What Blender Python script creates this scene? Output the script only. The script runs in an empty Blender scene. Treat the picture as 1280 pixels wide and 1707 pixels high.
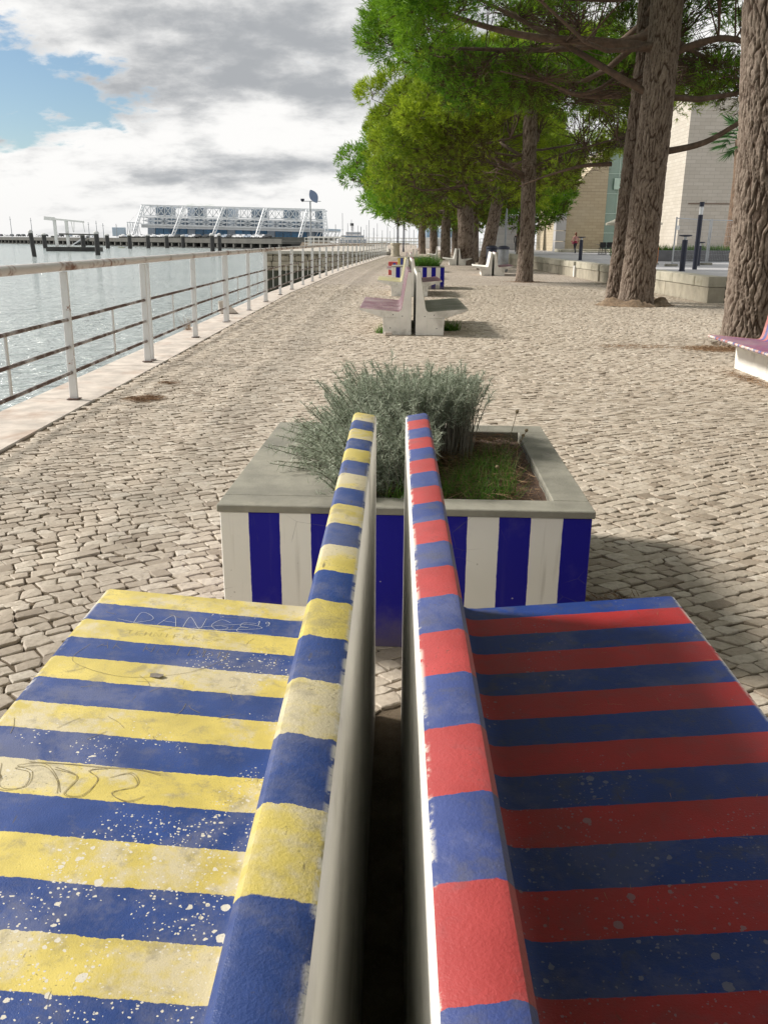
import bpy, bmesh, math, random
import numpy as np
from mathutils import Vector, Matrix, Euler

SC = bpy.context.scene
COL = SC.collection
R = math.radians

# ------------------------------------------------------------------ camera
CAM_H = 1.32
PITCH = math.atan((853.5 - 400.0) / 1400.0)
cam_d = bpy.data.cameras.new('camera')
cam_d.sensor_fit = 'VERTICAL'
cam_d.sensor_height = 24.0
cam_d.lens = 24.0 * 1400.0 / 1707.0
cam_d.clip_start = 0.02
cam_d.clip_end = 9000.0
cam = bpy.data.objects.new('camera', cam_d)
COL.objects.link(cam)
cam.matrix_world = (Matrix.Translation((0, 0, CAM_H)) @ Matrix.Rotation(math.pi / 2 - PITCH, 4, 'X')
                    @ Matrix.Rotation(R(0.45), 4, 'Z'))
SC.camera = cam

# ------------------------------------------------------------------ colour management
SC.view_settings.view_transform = 'Standard'
SC.view_settings.look = 'None'
SC.view_settings.gamma = 1.0
SC.view_settings.use_curve_mapping = False
SC.view_settings.exposure = 0.2
SC.cycles.max_bounces = 6
SC.cycles.diffuse_bounces = 3
SC.cycles.glossy_bounces = 2
SC.cycles.transmission_bounces = 6
SC.cycles.transparent_max_bounces = 8
SC.cycles.use_denoising = True
SC.cycles.use_adaptive_sampling = True
SC.cycles.adaptive_threshold = 0.025
SC.cycles.caustics_reflective = False
SC.cycles.caustics_refractive = False

# ------------------------------------------------------------------ sun
SUN_EL, SUN_AZ = R(35.0), R(73.0)          # azimuth counted from +Y (straight ahead) towards the left
SUN_DIR = Vector((-math.sin(SUN_AZ) * math.cos(SUN_EL), math.cos(SUN_AZ) * math.cos(SUN_EL), math.sin(SUN_EL)))
sun_d = bpy.data.lights.new('sun', 'SUN')
sun_d.energy = 5.0
sun_d.angle = R(10.0)
sun_d.color = (1.0, 0.945, 0.87)
sun = bpy.data.objects.new('sun', sun_d)
COL.objects.link(sun)
sun.rotation_euler = SUN_DIR.to_track_quat('Z', 'Y').to_euler()


# ------------------------------------------------------------------ node helper
class G:
    """small wrapper round a node tree"""
    def __init__(self, nt):
        self.nt = nt

    def n(self, typ, ins=None, out=0, **props):
        nd = self.nt.nodes.new(typ)
        for k, v in props.items():
            setattr(nd, k, v)
        for k, v in (ins or {}).items():
            sock = nd.inputs[k]
            if isinstance(v, bpy.types.NodeSocket):
                self.nt.links.new(v, sock)
            else:
                if isinstance(v, (tuple, list)) and len(v) == 3 and sock.type == 'RGBA':
                    v = tuple(v) + (1.0,)
                sock.default_value = v
        return nd.outputs[out] if out is not None else nd

    def m(self, op, a, b=0.0, c=0.0, clamp=False):
        return self.n('ShaderNodeMath', {0: a, 1: b, 2: c}, operation=op, use_clamp=clamp)

    def vm(self, op, a, b=(0, 0, 0), out=0):
        return self.n('ShaderNodeVectorMath', {0: a, 1: b}, out=out, operation=op)

    def ss(self, x, lo, hi, a=0.0, b=1.0):
        return self.n('ShaderNodeMapRange', {0: x, 1: lo, 2: hi, 3: a, 4: b}, interpolation_type='SMOOTHSTEP')

    def mix(self, f, a, b, blend='MIX'):
        nd = self.nt.nodes.new('ShaderNodeMix')
        nd.data_type = 'RGBA'
        nd.blend_type = blend
        nd.clamp_factor = True
        for idx, v in ((0, f), (6, a), (7, b)):
            s = nd.inputs[idx]
            if isinstance(v, bpy.types.NodeSocket):
                self.nt.links.new(v, s)
            else:
                if idx > 0 and len(v) == 3:
                    v = tuple(v) + (1.0,)
                s.default_value = v
        return nd.outputs[2]

    def noise(self, vec, scale, detail=4.0, rough=0.55, dist=0.0, out=0, dims='3D'):
        ins = {'Scale': scale, 'Detail': detail, 'Roughness': rough, 'Distortion': dist}
        if vec is not None:
            ins['Vector'] = vec
        return self.n('ShaderNodeTexNoise', ins, out=out, noise_dimensions=dims)

    def vor(self, vec, scale, feature='F1', rnd=1.0, out=0):
        ins = {'Scale': scale, 'Randomness': rnd}
        if vec is not None:
            ins['Vector'] = vec
        return self.n('ShaderNodeTexVoronoi', ins, out=out, feature=feature)

    def mapv(self, vec, scale=(1, 1, 1), loc=(0, 0, 0), rot=(0, 0, 0)):
        return self.n('ShaderNodeMapping', {'Vector': vec, 'Scale': scale, 'Location': loc, 'Rotation': rot})


# ------------------------------------------------------------------ world: clear sky behind broken cloud
world = bpy.data.worlds.new('World')
SC.world = world
world.use_nodes = True
world.cycles.sampling_method = 'MANUAL'
world.cycles.sample_map_resolution = 512
world.node_tree.nodes.clear()
g = G(world.node_tree)
sky = g.n('ShaderNodeTexSky', sky_type='NISHITA', sun_disc=False, sun_elevation=SUN_EL, sun_rotation=-SUN_AZ,
          altitude=5.0, air_density=1.0, dust_density=0.6, ozone_density=1.5)
dirv = g.vm('NORMALIZE', g.n('ShaderNodeTexCoord', out=0))
sep = g.n('ShaderNodeSeparateXYZ', {0: dirv}, out=None)
zz = g.m('MAXIMUM', sep.outputs[2], 0.0)
den = g.m('ADD', zz, 0.30)
pv = g.n('ShaderNodeCombineXYZ', {0: g.m('DIVIDE', sep.outputs[0], den), 1: g.m('DIVIDE', sep.outputs[1], den), 2: 0.0})
big = g.noise(g.mapv(pv, (1, 1, 1), (3.1, 7.7, 0)), 2.0, 5.0, 0.55, 0.1)
fine = g.noise(g.mapv(pv, (1, 1.15, 1), (9.3, 1.2, 4.0)), 6.5, 7.0, 0.62, 0.1)
shape = g.m('ADD', g.m('MULTIPLY', big, 0.5), g.m('MULTIPLY', fine, 0.5))
hole_d = g.vm('LENGTH', g.vm('MULTIPLY', g.vm('SUBTRACT', pv, (-0.86, 2.17, 0)), (1.0, 1.0, 0)), out=1)
hole = g.ss(hole_d, 0.05, 0.46, 1.0, 0.0)
cov = g.ss(g.m('SUBTRACT', g.m('ADD', shape, 0.12), g.m('MULTIPLY', hole, 0.245)), 0.425, 0.51)
thick = g.noise(g.mapv(pv, (0.8, 1.2, 1), (1.4, 0.35, 2.0)), 2.1, 3.0, 0.5, 0.1)
bank_d = g.vm('LENGTH', g.vm('MULTIPLY', g.vm('SUBTRACT', pv, (-0.10, 1.98, 0)), (0.9, 1.7, 0)), out=1)
bank = g.ss(bank_d, 0.1, 0.75, 0.16, 0.0)
grey_f = g.ss(g.m('ADD', g.m('ADD', thick, bank), g.m('ADD', g.m('MULTIPLY', g.m('SUBTRACT', fine, 0.5), 0.55), g.ss(zz, 0.16, 0.45, 0.0, 0.12))), 0.46, 0.78)
cloud = g.mix(grey_f, (11.4, 11.3, 11.1), (4.9, 5.1, 5.35))
low = g.ss(zz, 0.0, 0.075, 1.0, 0.0)
cloud = g.mix(g.m('MULTIPLY', low, 0.35), cloud, (10.2, 10.1, 9.9))
skyc = g.mix(1.0, sky, (1.0, 1.1, 1.16), 'MULTIPLY')
final = g.mix(cov, skyc, cloud)
bg = g.n('ShaderNodeBackground', {'Color': final, 'Strength': 0.076})
wout = world.node_tree.nodes.new('ShaderNodeOutputWorld')
world.node_tree.links.new(bg, wout.inputs[0])


# ------------------------------------------------------------------ object helpers
def tag(o, label=None, cat=None, group=None, kind=None):
    if label: o['label'] = label
    if cat: o['category'] = cat
    if group: o['group'] = group
    if kind: o['kind'] = kind
    return o


def empty(name, loc=(0, 0, 0), rz=0.0, **kw):
    o = bpy.data.objects.new(name, None)
    o.empty_display_size = 0.1
    COL.objects.link(o)
    o.location = loc
    o.rotation_euler = (0, 0, rz)
    return tag(o, **kw)


def link(name, me, parent=None, loc=None, rz=None):
    o = bpy.data.objects.new(name, me)
    COL.objects.link(o)
    if parent: o.parent = parent
    if loc is not None: o.location = loc
    if rz is not None: o.rotation_euler = (0, 0, rz)
    return o


def copy_tree(o, parent=None):
    c = o.copy()
    COL.objects.link(c)
    c.parent = parent
    for ch in list(o.children):
        copy_tree(ch, c)
    return c


class MB:
    def __init__(s):
        s.v, s.f, s.m = [], [], []

    def add(s, vs, fs, mi=0):
        n = len(s.v)
        s.v.extend(tuple(v) for v in vs)
        for f in fs:
            s.f.append(tuple(i + n for i in f))
            s.m.append(mi)

    def box(s, x0, x1, y0, y1, z0, z1, mi=0, mat=None):
        vs = [Vector(p) for p in ((x0, y0, z0), (x1, y0, z0), (x1, y1, z0), (x0, y1, z0), (x0, y0, z1), (x1, y0, z1), (x1, y1, z1), (x0, y1, z1))]
        if mat is not None: vs = [mat @ v for v in vs]
        s.add(vs, [(3, 2, 1, 0), (4, 5, 6, 7), (0, 1, 5, 4), (1, 2, 6, 5), (2, 3, 7, 6), (3, 0, 4, 7)], mi)
        return s

    def bar(s, a, b, w, h=None, mi=0, up=(0, 0, 1)):
        """rectangular bar from a to b"""
        h = w if h is None else h
        a, b = Vector(a), Vector(b)
        d = (b - a).normalized()
        u = Vector(up)
        if abs(d.dot(u)) > 0.97: u = Vector((0, 1, 0))
        x = d.cross(u).normalized(); z = x.cross(d).normalized()
        vs = []
        for p in (a, b):
            for sx, sz in ((-1, -1), (1, -1), (1, 1), (-1, 1)):
                vs.append(p + x * (sx * w / 2) + z * (sz * h / 2))
        s.add(vs, [(0, 1, 2, 3), (7, 6, 5, 4), (0, 4, 5, 1), (1, 5, 6, 2), (2, 6, 7, 3), (3, 7, 4, 0)], mi)
        return s

    def tube(s, pts, rads, n=8, mi=0, cap=True):
        pts = [Vector(p) for p in pts]
        if not hasattr(rads, '__len__'): rads = [rads] * len(pts)
        rings = []
        vs = []
        ref = Vector((0.31, 0.17, 0.93))
        for i, p in enumerate(pts):
            d = (pts[min(i + 1, len(pts) - 1)] - pts[max(i - 1, 0)]).normalized()
            r0 = ref if abs(d.dot(ref)) < 0.95 else Vector((1, 0, 0))
            x = d.cross(r0).normalized(); y = d.cross(x).normalized()
            for k in range(n):
                a = 2 * math.pi * k / n
                vs.append(p + (x * math.cos(a) + y * math.sin(a)) * rads[i])
        fs = []
        for i in range(len(pts) - 1):
            for k in range(n):
                k2 = (k + 1) % n
                fs.append((i * n + k, i * n + k2, (i + 1) * n + k2, (i + 1) * n + k))
        if cap:
            fs.append(tuple(range(n))[::-1])
            fs.append(tuple((len(pts) - 1) * n + k for k in range(n)))
        s.add(vs, fs, mi)
        return s

    def lathe(s, prof, n=16, mi=0, c=(0, 0, 0)):
        vs, fs = [], []
        for r, z in prof:
            for k in range(n):
                a = 2 * math.pi * k / n
                vs.append((c[0] + r * math.cos(a), c[1] + r * math.sin(a), c[2] + z))
        for i in range(len(prof) - 1):
            for k in range(n):
                k2 = (k + 1) % n
                fs.append((i * n + k, i * n + k2, (i + 1) * n + k2, (i + 1) * n + k))
        fs.append(tuple(range(n))[::-1])
        fs.append(tuple((len(prof) - 1) * n + k for k in range(n)))
        s.add(vs, fs, mi)
        return s

    def mesh(s, name, mats, bevel=0.0, sharp=None, seg=1):
        me = bpy.data.meshes.new(name)
        me.from_pydata([tuple(v) for v in s.v], [], s.f)
        for m_ in (mats if isinstance(mats, (list, tuple)) else [mats]):
            me.materials.append(m_)
        me.polygons.foreach_set('material_index', s.m)
        if bevel > 0:
            bm = bmesh.new(); bm.from_mesh(me)
            bmesh.ops.remove_doubles(bm, verts=bm.verts, dist=1e-6)
            es = [e for e in bm.edges if len(e.link_faces) == 2 and e.calc_face_angle(0) > 0.5]
            bmesh.ops.bevel(bm, geom=es, offset=bevel, segments=seg, affect='EDGES', profile=0.6, clamp_overlap=True)
            bm.to_mesh(me); bm.free()
        if sharp is not None:
            me.polygons.foreach_set('use_smooth', [True] * len(me.polygons))
            me.set_sharp_from_angle(angle=R(sharp))
        me.update()
        return me

    def build(s, name, mats, parent=None, bevel=0.0, sharp=None, loc=None, rz=None, seg=1):
        return link(name, s.mesh(name, mats, bevel, sharp, seg), parent, loc, rz)


def np_mesh(name, V, F, mat, attrs=None, smooth=False):
    """V (n,3); F (m,k) int"""
    V = np.asarray(V, dtype=np.float32); F = np.asarray(F, dtype=np.int32)
    me = bpy.data.meshes.new(name)
    m, k = F.shape
    me.vertices.add(len(V)); me.vertices.foreach_set('co', V.ravel())
    me.loops.add(m * k); me.loops.foreach_set('vertex_index', F.ravel())
    me.polygons.add(m)
    me.polygons.foreach_set('loop_start', np.arange(0, m * k, k, dtype=np.int32))
    me.polygons.foreach_set('loop_total', np.full(m, k, dtype=np.int32))
    me.polygons.foreach_set('use_smooth', np.full(m, smooth, dtype=bool))
    me.update(calc_edges=True)
    me.validate()
    for an, av in (attrs or {}).items():
        a = me.attributes.new(an, 'FLOAT', 'POINT')
        a.data.foreach_set('value', np.asarray(av, dtype=np.float32))
    me.materials.append(mat)
    return me


# ------------------------------------------------------------------ materials
def new_mat(name):
    m = bpy.data.materials.new(name)
    m.use_nodes = True
    m.node_tree.nodes.clear()
    gg = G(m.node_tree)
    return m, gg


def finish(m, gg, color, rough=0.7, bump=None, bump_s=0.3, bump_d=0.01, metal=0.0, spec=0.5, extra=None):
    ins = {'Base Color': color, 'Roughness': rough, 'Metallic': metal, 'Specular IOR Level': spec}
    if bump is not None:
        ins['Normal'] = gg.n('ShaderNodeBump', {'Strength': bump_s, 'Distance': bump_d, 'Height': bump})
    for k, v in (extra or {}).items(): ins[k] = v
    b = gg.n('ShaderNodeBsdfPrincipled', ins)
    o = m.node_tree.nodes.new('ShaderNodeOutputMaterial')
    m.node_tree.links.new(b, o.inputs[0])
    return m


def plain(name, col, rough=0.6, var=0.15, scale=6.0, bump=0.15, dirt=None, dirt_amt=0.0, metal=0.0, spec=0.5, bd=0.004, coord='Object', bscale=None):
    """painted / cast / natural surface with mottling, optional dirt patches and fine relief"""
    m, gg = new_mat(name)
    tc = gg.n('ShaderNodeTexCoord', out={'Generated': 0, 'Object': 3}[coord])
    n1 = gg.noise(tc, scale, 4.0, 0.6)
    c = gg.mix(gg.ss(n1, 0.25, 0.75), tuple(x * (1 - var) for x in col), tuple(min(1, x * (1 + var)) for x in col))
    if dirt is not None:
        n2 = gg.noise(tc, scale * 0.45, 5.0, 0.68, 0.4)
        c = gg.mix(gg.m('MULTIPLY', gg.ss(n2, 0.5, 0.72), dirt_amt), c, dirt)
    n3 = gg.noise(tc, bscale or scale * 9, 3.0, 0.7)
    rr = gg.ss(n1, 0.2, 0.8, max(0.05, rough - 0.1), min(1.0, rough + 0.1))
    return finish(m, gg, c, rr, n3, bump, bd, metal, spec)


def leaf_mat(name, c1, c2, trans=0.35, dead=None, rough=0.55):
    m, gg = new_mat(name)
    t = gg.n('ShaderNodeAttribute', out=2, attribute_name='tint')
    c = gg.mix(t, c1, c2)
    if dead is not None:
        d = gg.n('ShaderNodeAttribute', out=2, attribute_name='dead')
        c = gg.mix(d, c, dead)
    p = gg.n('ShaderNodeBsdfPrincipled', {'Base Color': c, 'Roughness': rough, 'Specular IOR Level': 0.25})
    tr = gg.n('ShaderNodeBsdfTranslucent', {'Color': c})
    mx = gg.n('ShaderNodeMixShader', {0: trans, 1: p, 2: tr})
    o = m.node_tree.nodes.new('ShaderNodeOutputMaterial')
    m.node_tree.links.new(mx, o.inputs[0])
    return m


def paint_stripes(name, colA, colB, y0, wear=(0.5, 0.45, 0.36), wear_amt=0.5, chip=(0.56, 0.53, 0.46), chip_amt=1.0, chip_x=0.0, scratch=0.6, rough=0.42, dust=(0.4, 0.37, 0.33), dust_amt=0.3, per=0.2, jag=0.006, spec=0.4, cap_pale=0.0):
    """brush-painted stripes across a concrete bench; colA/colB alternate every per/2 along local Y, starting at y0 towards -Y"""
    m, gg = new_mat(name)
    tc = gg.n('ShaderNodeTexCoord', out=3)
    sp = gg.n('ShaderNodeSeparateXYZ', {0: tc}, out=None)
    wob = gg.noise(tc, 55.0, 4.0, 0.7)
    wob2 = gg.noise(tc, 7.0, 2.0, 0.5)
    yy = gg.m('ADD', sp.outputs[1], gg.m('ADD', gg.m('MULTIPLY', gg.m('SUBTRACT', wob, 0.5), jag), gg.m('MULTIPLY', gg.m('SUBTRACT', wob2, 0.5), 0.008)))
    fr = gg.m('FRACT', gg.m('DIVIDE', gg.m('SUBTRACT', y0, yy), per))
    sel = gg.ss(fr, 0.496, 0.504)
    sel = gg.m('MULTIPLY', sel, gg.ss(fr, 0.0, 0.006))
    base = gg.mix(sel, colA, colB)
    mott = gg.noise(tc, 9.0, 4.0, 0.62)
    base = gg.mix(gg.ss(mott, 0.3, 0.75, 0.0, 0.28), base, tuple(x * 0.62 for x in chip), 'MIX') if dust_amt < 0 else gg.mix(gg.ss(mott, 0.25, 0.8, 0.3, 0.0), base, (0.0, 0.0, 0.0))
    # rubbed patches (mostly on the paler paint)
    wn = gg.noise(tc, 4.2, 5.0, 0.66, 0.5)
    wn2 = wob
    wm = gg.m('MULTIPLY', gg.ss(gg.m('ADD', wn, gg.m('MULTIPLY', gg.m('SUBTRACT', wn2, 0.5), 0.25)), 0.47, 0.62), wear_amt)
    wm = gg.m('MULTIPLY', wm, gg.m('SUBTRACT', 1.0, gg.m('MULTIPLY', sel, 0.86)))
    col = gg.mix(wm, base, wear)
    grime = gg.m('MULTIPLY', gg.m('MULTIPLY', gg.ss(gg.noise(tc, 17.0, 5.0, 0.72, 0.3), 0.50, 0.68), 0.5), gg.m('SUBTRACT', 1.0, gg.m('MULTIPLY', sel, 0.6)))
    col = gg.mix(grime, col, tuple(x * 0.38 for x in wear))
    # thin film of dust
    dn = gg.noise(tc, 2.3, 3.0, 0.6)
    col = gg.mix(gg.m('MULTIPLY', gg.ss(dn, 0.35, 0.7), abs(dust_amt)), col, dust)
    # chips: round-ish spots of bare white concrete
    wv = gg.n('ShaderNodeVectorMath', {0: gg.noise(tc, 70.0, 3.0, 0.6, out=1), 3: 0.010}, operation='SCALE')
    tcw = gg.vm('ADD', tc, wv)
    chips = None
    mask = gg.m('ADD', gg.m('ADD', gg.noise(tc, 4.6, 2.0, 0.55), chip_x), gg.m('ADD', gg.ss(gg.m('MULTIPLY', sp.outputs[1], -1.0), 0.45, 1.5, -0.16, 0.06), gg.ss(gg.m('ABSOLUTE', sp.outputs[0]), 0.25, 0.75, 0.06, -0.05)))
    mask = gg.m('SUBTRACT', mask, gg.ss(sp.outputs[2], 0.42, 0.5, 0.0, 0.35))
    for sc, th, lo, hi in ((34.0, 0.30, 0.545, 0.66), (78.0, 0.34, 0.50, 0.60), (170.0, 0.36, 0.48, 0.56)):
        vo = gg.n('ShaderNodeTexVoronoi', {'Vector': tcw, 'Scale': sc, 'Randomness': 1.0}, out=None, feature='F1')
        rnd = gg.n('ShaderNodeSeparateColor', {0: vo.outputs['Color']}, out=None)
        dens = gg.ss(mask, lo, hi)
        keep = gg.m('LESS_THAN', rnd.outputs[0], gg.m('MULTIPLY', dens, 0.62 * chip_amt))
        rad = gg.m('MULTIPLY', gg.m('ADD', gg.m('MULTIPLY', rnd.outputs[1], 0.85), 0.15), th)
        sp1 = gg.m('MULTIPLY', gg.m('LESS_THAN', vo.outputs['Distance'], rad), keep)
        chips = sp1 if chips is None else gg.m('MAXIMUM', chips, sp1)
    chips = gg.m('MULTIPLY', chips, min(1.0, chip_amt * 1.5))
    col = gg.mix(chips, col, chip)
    if cap_pale > 0:                                       # paler, greyer paint towards the cap top
        fz = gg.m('MULTIPLY', gg.ss(sp.outputs[2], 0.84, 0.885), gg.ss(mott, 0.2, 0.7, cap_pale * 0.7, cap_pale))
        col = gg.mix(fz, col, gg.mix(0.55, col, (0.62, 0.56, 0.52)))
    # paint rubbed off along the inner edge of the cap and the nose of the seat
    ax = gg.m('ABSOLUTE', sp.outputs[0])
    e1 = gg.m('MULTIPLY', gg.ss(ax, 0.037, 0.043, 1.0, 0.0), gg.ss(sp.outputs[2], 0.80, 0.86))
    e2 = gg.ss(ax, 0.774, 0.790)
    en = gg.m('MULTIPLY', gg.ss(gg.m('ADD', gg.m('MULTIPLY', wob, 0.5), gg.m('MULTIPLY', mott, 0.5)), 0.46, 0.53), gg.m('MAXIMUM', e1, e2))
    col = gg.mix(gg.m('MULTIPLY', en, 0.85), col, (0.62, 0.59, 0.52))
    # fine scratches and dirt specks
    sm = gg.m('MULTIPLY', gg.m('MULTIPLY', gg.ss(gg.noise(gg.mapv(tc, (60, 9, 20), rot=(0, 0, 0.4)), 1.0, 3.0, 0.7), 0.66, 0.70), gg.ss(mott, 0.45, 0.6)), scratch)
    spk = gg.m('MULTIPLY', gg.ss(gg.noise(tc, 230.0, 1.0, 0.6), 0.66, 0.72), gg.m('MULTIPLY', gg.ss(mott, 0.4, 0.65), 0.55))
    col = gg.mix(gg.m('MAXIMUM', sm, spk), col, (0.07, 0.06, 0.05))
    hgt = gg.noise(tc, 300.0, 2.0, 0.7)
    rg = gg.m('ADD', gg.ss(mott, 0.2, 0.8, rough - 0.06, rough + 0.12), gg.m('ADD', gg.m('MULTIPLY', chips, 0.35), gg.m('MULTIPLY', wm, 0.35)))
    return finish(m, gg, col, rg, hgt, 0.4, 0.0016, spec=spec)


BLUE = (0.012, 0.050, 0.225)
M = {}
M['bench_white'] = plain('bench_white', (0.76, 0.74, 0.69), 0.62, 0.08, 5.0, 0.25, (0.22, 0.2, 0.16), 0.55, bscale=60)
M['paint_yellow'] = paint_stripes('paint_yellow', (0.64, 0.52, 0.13), BLUE, 0.0, wear=(0.5, 0.45, 0.34), wear_amt=0.8, jag=0.012, chip_amt=0.85, chip_x=0.055, scratch=0.7, rough=0.42, dust_amt=0.05)
M['paint_red'] = paint_stripes('paint_red', (0.016, 0.052, 0.25), (0.46, 0.032, 0.034), 0.1 - 0.08, wear=(0.2, 0.2, 0.24), wear_amt=0.25, chip=(0.24, 0.24, 0.27), chip_amt=0.42, chip_x=0.10, scratch=0.5, rough=0.5, dust_amt=0.03, dust=(0.22, 0.21, 0.22), spec=0.28, cap_pale=0.12)
M['paint_pink'] = paint_stripes('paint_pink', (0.21, 0.065, 0.08), (0.11, 0.075, 0.11), 0.0, wear=(0.36, 0.26, 0.27), wear_amt=0.35, chip_amt=0.5, rough=0.55)
M['paint_olive'] = paint_stripes('paint_olive', (0.2, 0.2, 0.13), (0.08, 0.08, 0.07), 0.0, wear=(0.3, 0.28, 0.22), wear_amt=0.5, chip_amt=0.5, rough=0.55)
M['paint_olive_yellow'] = paint_stripes('paint_olive_yellow', (0.30, 0.30, 0.17), (0.46, 0.40, 0.16), 0.0, wear=(0.36, 0.33, 0.26), wear_amt=0.6, chip_amt=0.5, rough=0.55)
M['paint_purple'] = paint_stripes('paint_purple', (0.36, 0.06, 0.08), (0.14, 0.11, 0.2), 0.0, wear=(0.4, 0.3, 0.3), wear_amt=0.4, chip_amt=0.5, rough=0.5)
M['paint_rose_blue'] = paint_stripes('paint_rose_blue', (0.50, 0.15, 0.14), (0.10, 0.10, 0.30), 0.0, per=0.14, wear=(0.4, 0.25, 0.24), wear_amt=0.2, chip_amt=0.2, rough=0.5)
M['concrete_grey'] = plain('concrete_grey', (0.235, 0.225, 0.185), 0.72, 0.3, 5.0, 0.5, (0.40, 0.37, 0.30), 0.75, bscale=110)
M['kerb_stone'] = plain('kerb_stone', (0.52, 0.465, 0.41), 0.8, 0.22, 5.0, 0.5, (0.33, 0.20, 0.13), 0.55, bscale=60)


# planter: blue and white stripes painted on the box, along local X (or Y on the sides)
def planter_paint(name, A, B, x0, wid, axis=0):
    m, gg = new_mat(name)
    tc = gg.n('ShaderNodeTexCoord', out=3)
    sp = gg.n('ShaderNodeSeparateXYZ', {0: tc}, out=None)
    wob = gg.m('MULTIPLY', gg.m('SUBTRACT', gg.noise(tc, 18.0, 4.0, 0.7), 0.5), 0.006)
    fr = gg.m('FRACT', gg.m('DIVIDE', gg.m('ADD', gg.m('SUBTRACT', sp.outputs[axis], x0), wob), wid * 2))
    sel = gg.m('MULTIPLY', gg.ss(fr, 0.495, 0.505), 1.0)
    c = gg.mix(sel, A, B)
    mot = gg.noise(tc, 6.0, 7.0, 0.65)
    c = gg.mix(gg.ss(mot, 0.55, 0.85, 0.0, 0.14), c, (0.3, 0.28, 0.26))
    splash = gg.m('MULTIPLY', gg.ss(gg.m('ADD', sp.outputs[2], gg.m('MULTIPLY', mot, -0.22)), -0.10, 0.06, 0.6, 0.0), 1.0)
    c = gg.mix(splash, c, (0.20, 0.165, 0.12))
    drip = gg.ss(gg.noise(gg.mapv(tc, (26, 26, 1.6)), 1.0, 3.0, 0.6), 0.60, 0.74, 0.0, 0.28)
    c = gg.mix(gg.m('MULTIPLY', drip, gg.m('SUBTRACT', 1.0, gg.m('MULTIPLY', sel if A[0] > 0.3 else gg.m('SUBTRACT', 1.0, sel), 0.85))), c, (0.30, 0.27, 0.22))
    ch = gg.m('LESS_THAN', gg.vor(tc, 60.0), gg.m('MULTIPLY', gg.ss(gg.noise(tc, 9.0, 3.0), 0.58, 0.72), 0.3))
    c = gg.mix(gg.m('MULTIPLY', ch, 0.7), c, (0.5, 0.47, 0.42))
    crk = gg.m('MULTIPLY', gg.m('LESS_THAN', gg.vor(gg.mapv(tc, (5, 5, 9)), 1.0, 'DISTANCE_TO_EDGE'), 0.006), gg.ss(gg.noise(tc, 3.0, 3.0), 0.5, 0.65))
    c = gg.mix(gg.m('MULTIPLY', crk, 0.5), c, (0.12, 0.11, 0.1))
    h = gg.noise(tc, 120.0, 3.0, 0.6)
    return finish(m, gg, c, gg.ss(mot, 0.2, 0.8, 0.4, 0.55), h, 0.25, 0.002, spec=0.25)


PLW = (0.82, 0.80, 0.745)
PLB = (0.005, 0.003, 0.27)

# =================================================================== THE SETTING
RNG = np.random.default_rng(11)
random.seed(5)
WATER_Z = -3.6

# ---- line of the railing along the water (x as a function of distance)
RAIL_PTS = [(-14.0, -2.64), (22.0, -2.64), (24.5, -2.55), (29.0, -2.40), (33.5, -2.28), (42.0, -1.93), (50.0, -1.49), (62.0, -0.85), (79.6, 0.15)]


def rail_x(y):
    return float(np.interp(y, [p[0] for p in RAIL_PTS], [p[1] for p in RAIL_PTS]))


# ---- water
m, gg = new_mat('river_water')
tc = gg.n('ShaderNodeTexCoord', out=3)
w1 = gg.noise(gg.mapv(tc, (0.55, 0.8, 1), rot=(0, 0, 0.2)), 2.1, 4.0, 0.6, 0.4)
w2 = gg.noise(gg.mapv(tc, (0.6, 1.0, 1), rot=(0, 0, -0.25)), 0.6, 4.0, 0.6, 0.4)
w3 = gg.noise(tc, 0.09, 3.0, 0.5)
hh = gg.m('ADD', gg.m('MULTIPLY', w1, 0.5), gg.m('MULTIPLY', w2, 0.9))
M['water'] = finish(m, gg, gg.mix(gg.ss(w3, 0.3, 0.7), (0.33, 0.38, 0.37), (0.38, 0.43, 0.42)), 0.12, hh, 1.0, 1.0, spec=0.5, extra={'IOR': 1.33})
tag(MB().box(-3500, 3500, -60, 6000, WATER_Z - 1.0, WATER_Z).build('water', M['water']), kind='structure')

# ---- earth bed under the cobbles and the far paving
m, gg = new_mat('joint_sand')
tc = gg.n('ShaderNodeTexCoord', out=3)
n1 = gg.noise(tc, 9.0, 6.0, 0.65)
n2 = gg.noise(tc, 140.0, 4.0, 0.7)
c = gg.mix(gg.ss(n1, 0.3, 0.7), (0.08, 0.06, 0.04), (0.165, 0.128, 0.088))
c = gg.mix(gg.ss(n2, 0.5, 0.7, 0.0, 0.5), c, (0.2, 0.165, 0.12))
M['joint_sand'] = finish(m, gg, c, 0.95, n2, 0.5, 0.006, spec=0.2)

m, gg = new_mat('cobble_stone')
tc = gg.n('ShaderNodeNewGeometry', out=0)
tint = gg.n('ShaderNodeAttribute', out=2, attribute_name='tint')
n1 = gg.noise(tc, 42.0, 3.0, 0.65)
n2 = gg.noise(tc, 0.6, 3.0, 0.6)
n3 = gg.noise(tc, 170.0, 2.0, 0.7)
ramp = gg.n('ShaderNodeValToRGB', {0: tint}, out=None)
er = ramp.color_ramp
er.elements[0].position = 0.0; er.elements[0].color = (0.25, 0.20, 0.15, 1)
er.elements[1].position = 1.0; er.elements[1].color = (0.60, 0.54, 0.455, 1)
for pos, cc in ((0.22, (0.38, 0.32, 0.25, 1)), (0.5, (0.475, 0.41, 0.33, 1)), (0.8, (0.54, 0.475, 0.39, 1))):
    e = er.elements.new(pos); e.color = cc
c = gg.mix(gg.ss(n1, 0.3, 0.75, 0.0, 0.55), ramp.outputs[0], (0.30, 0.245, 0.19))
c = gg.mix(gg.ss(n3, 0.55, 0.75, 0.0, 0.35), c, (0.55, 0.5, 0.44))
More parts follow.
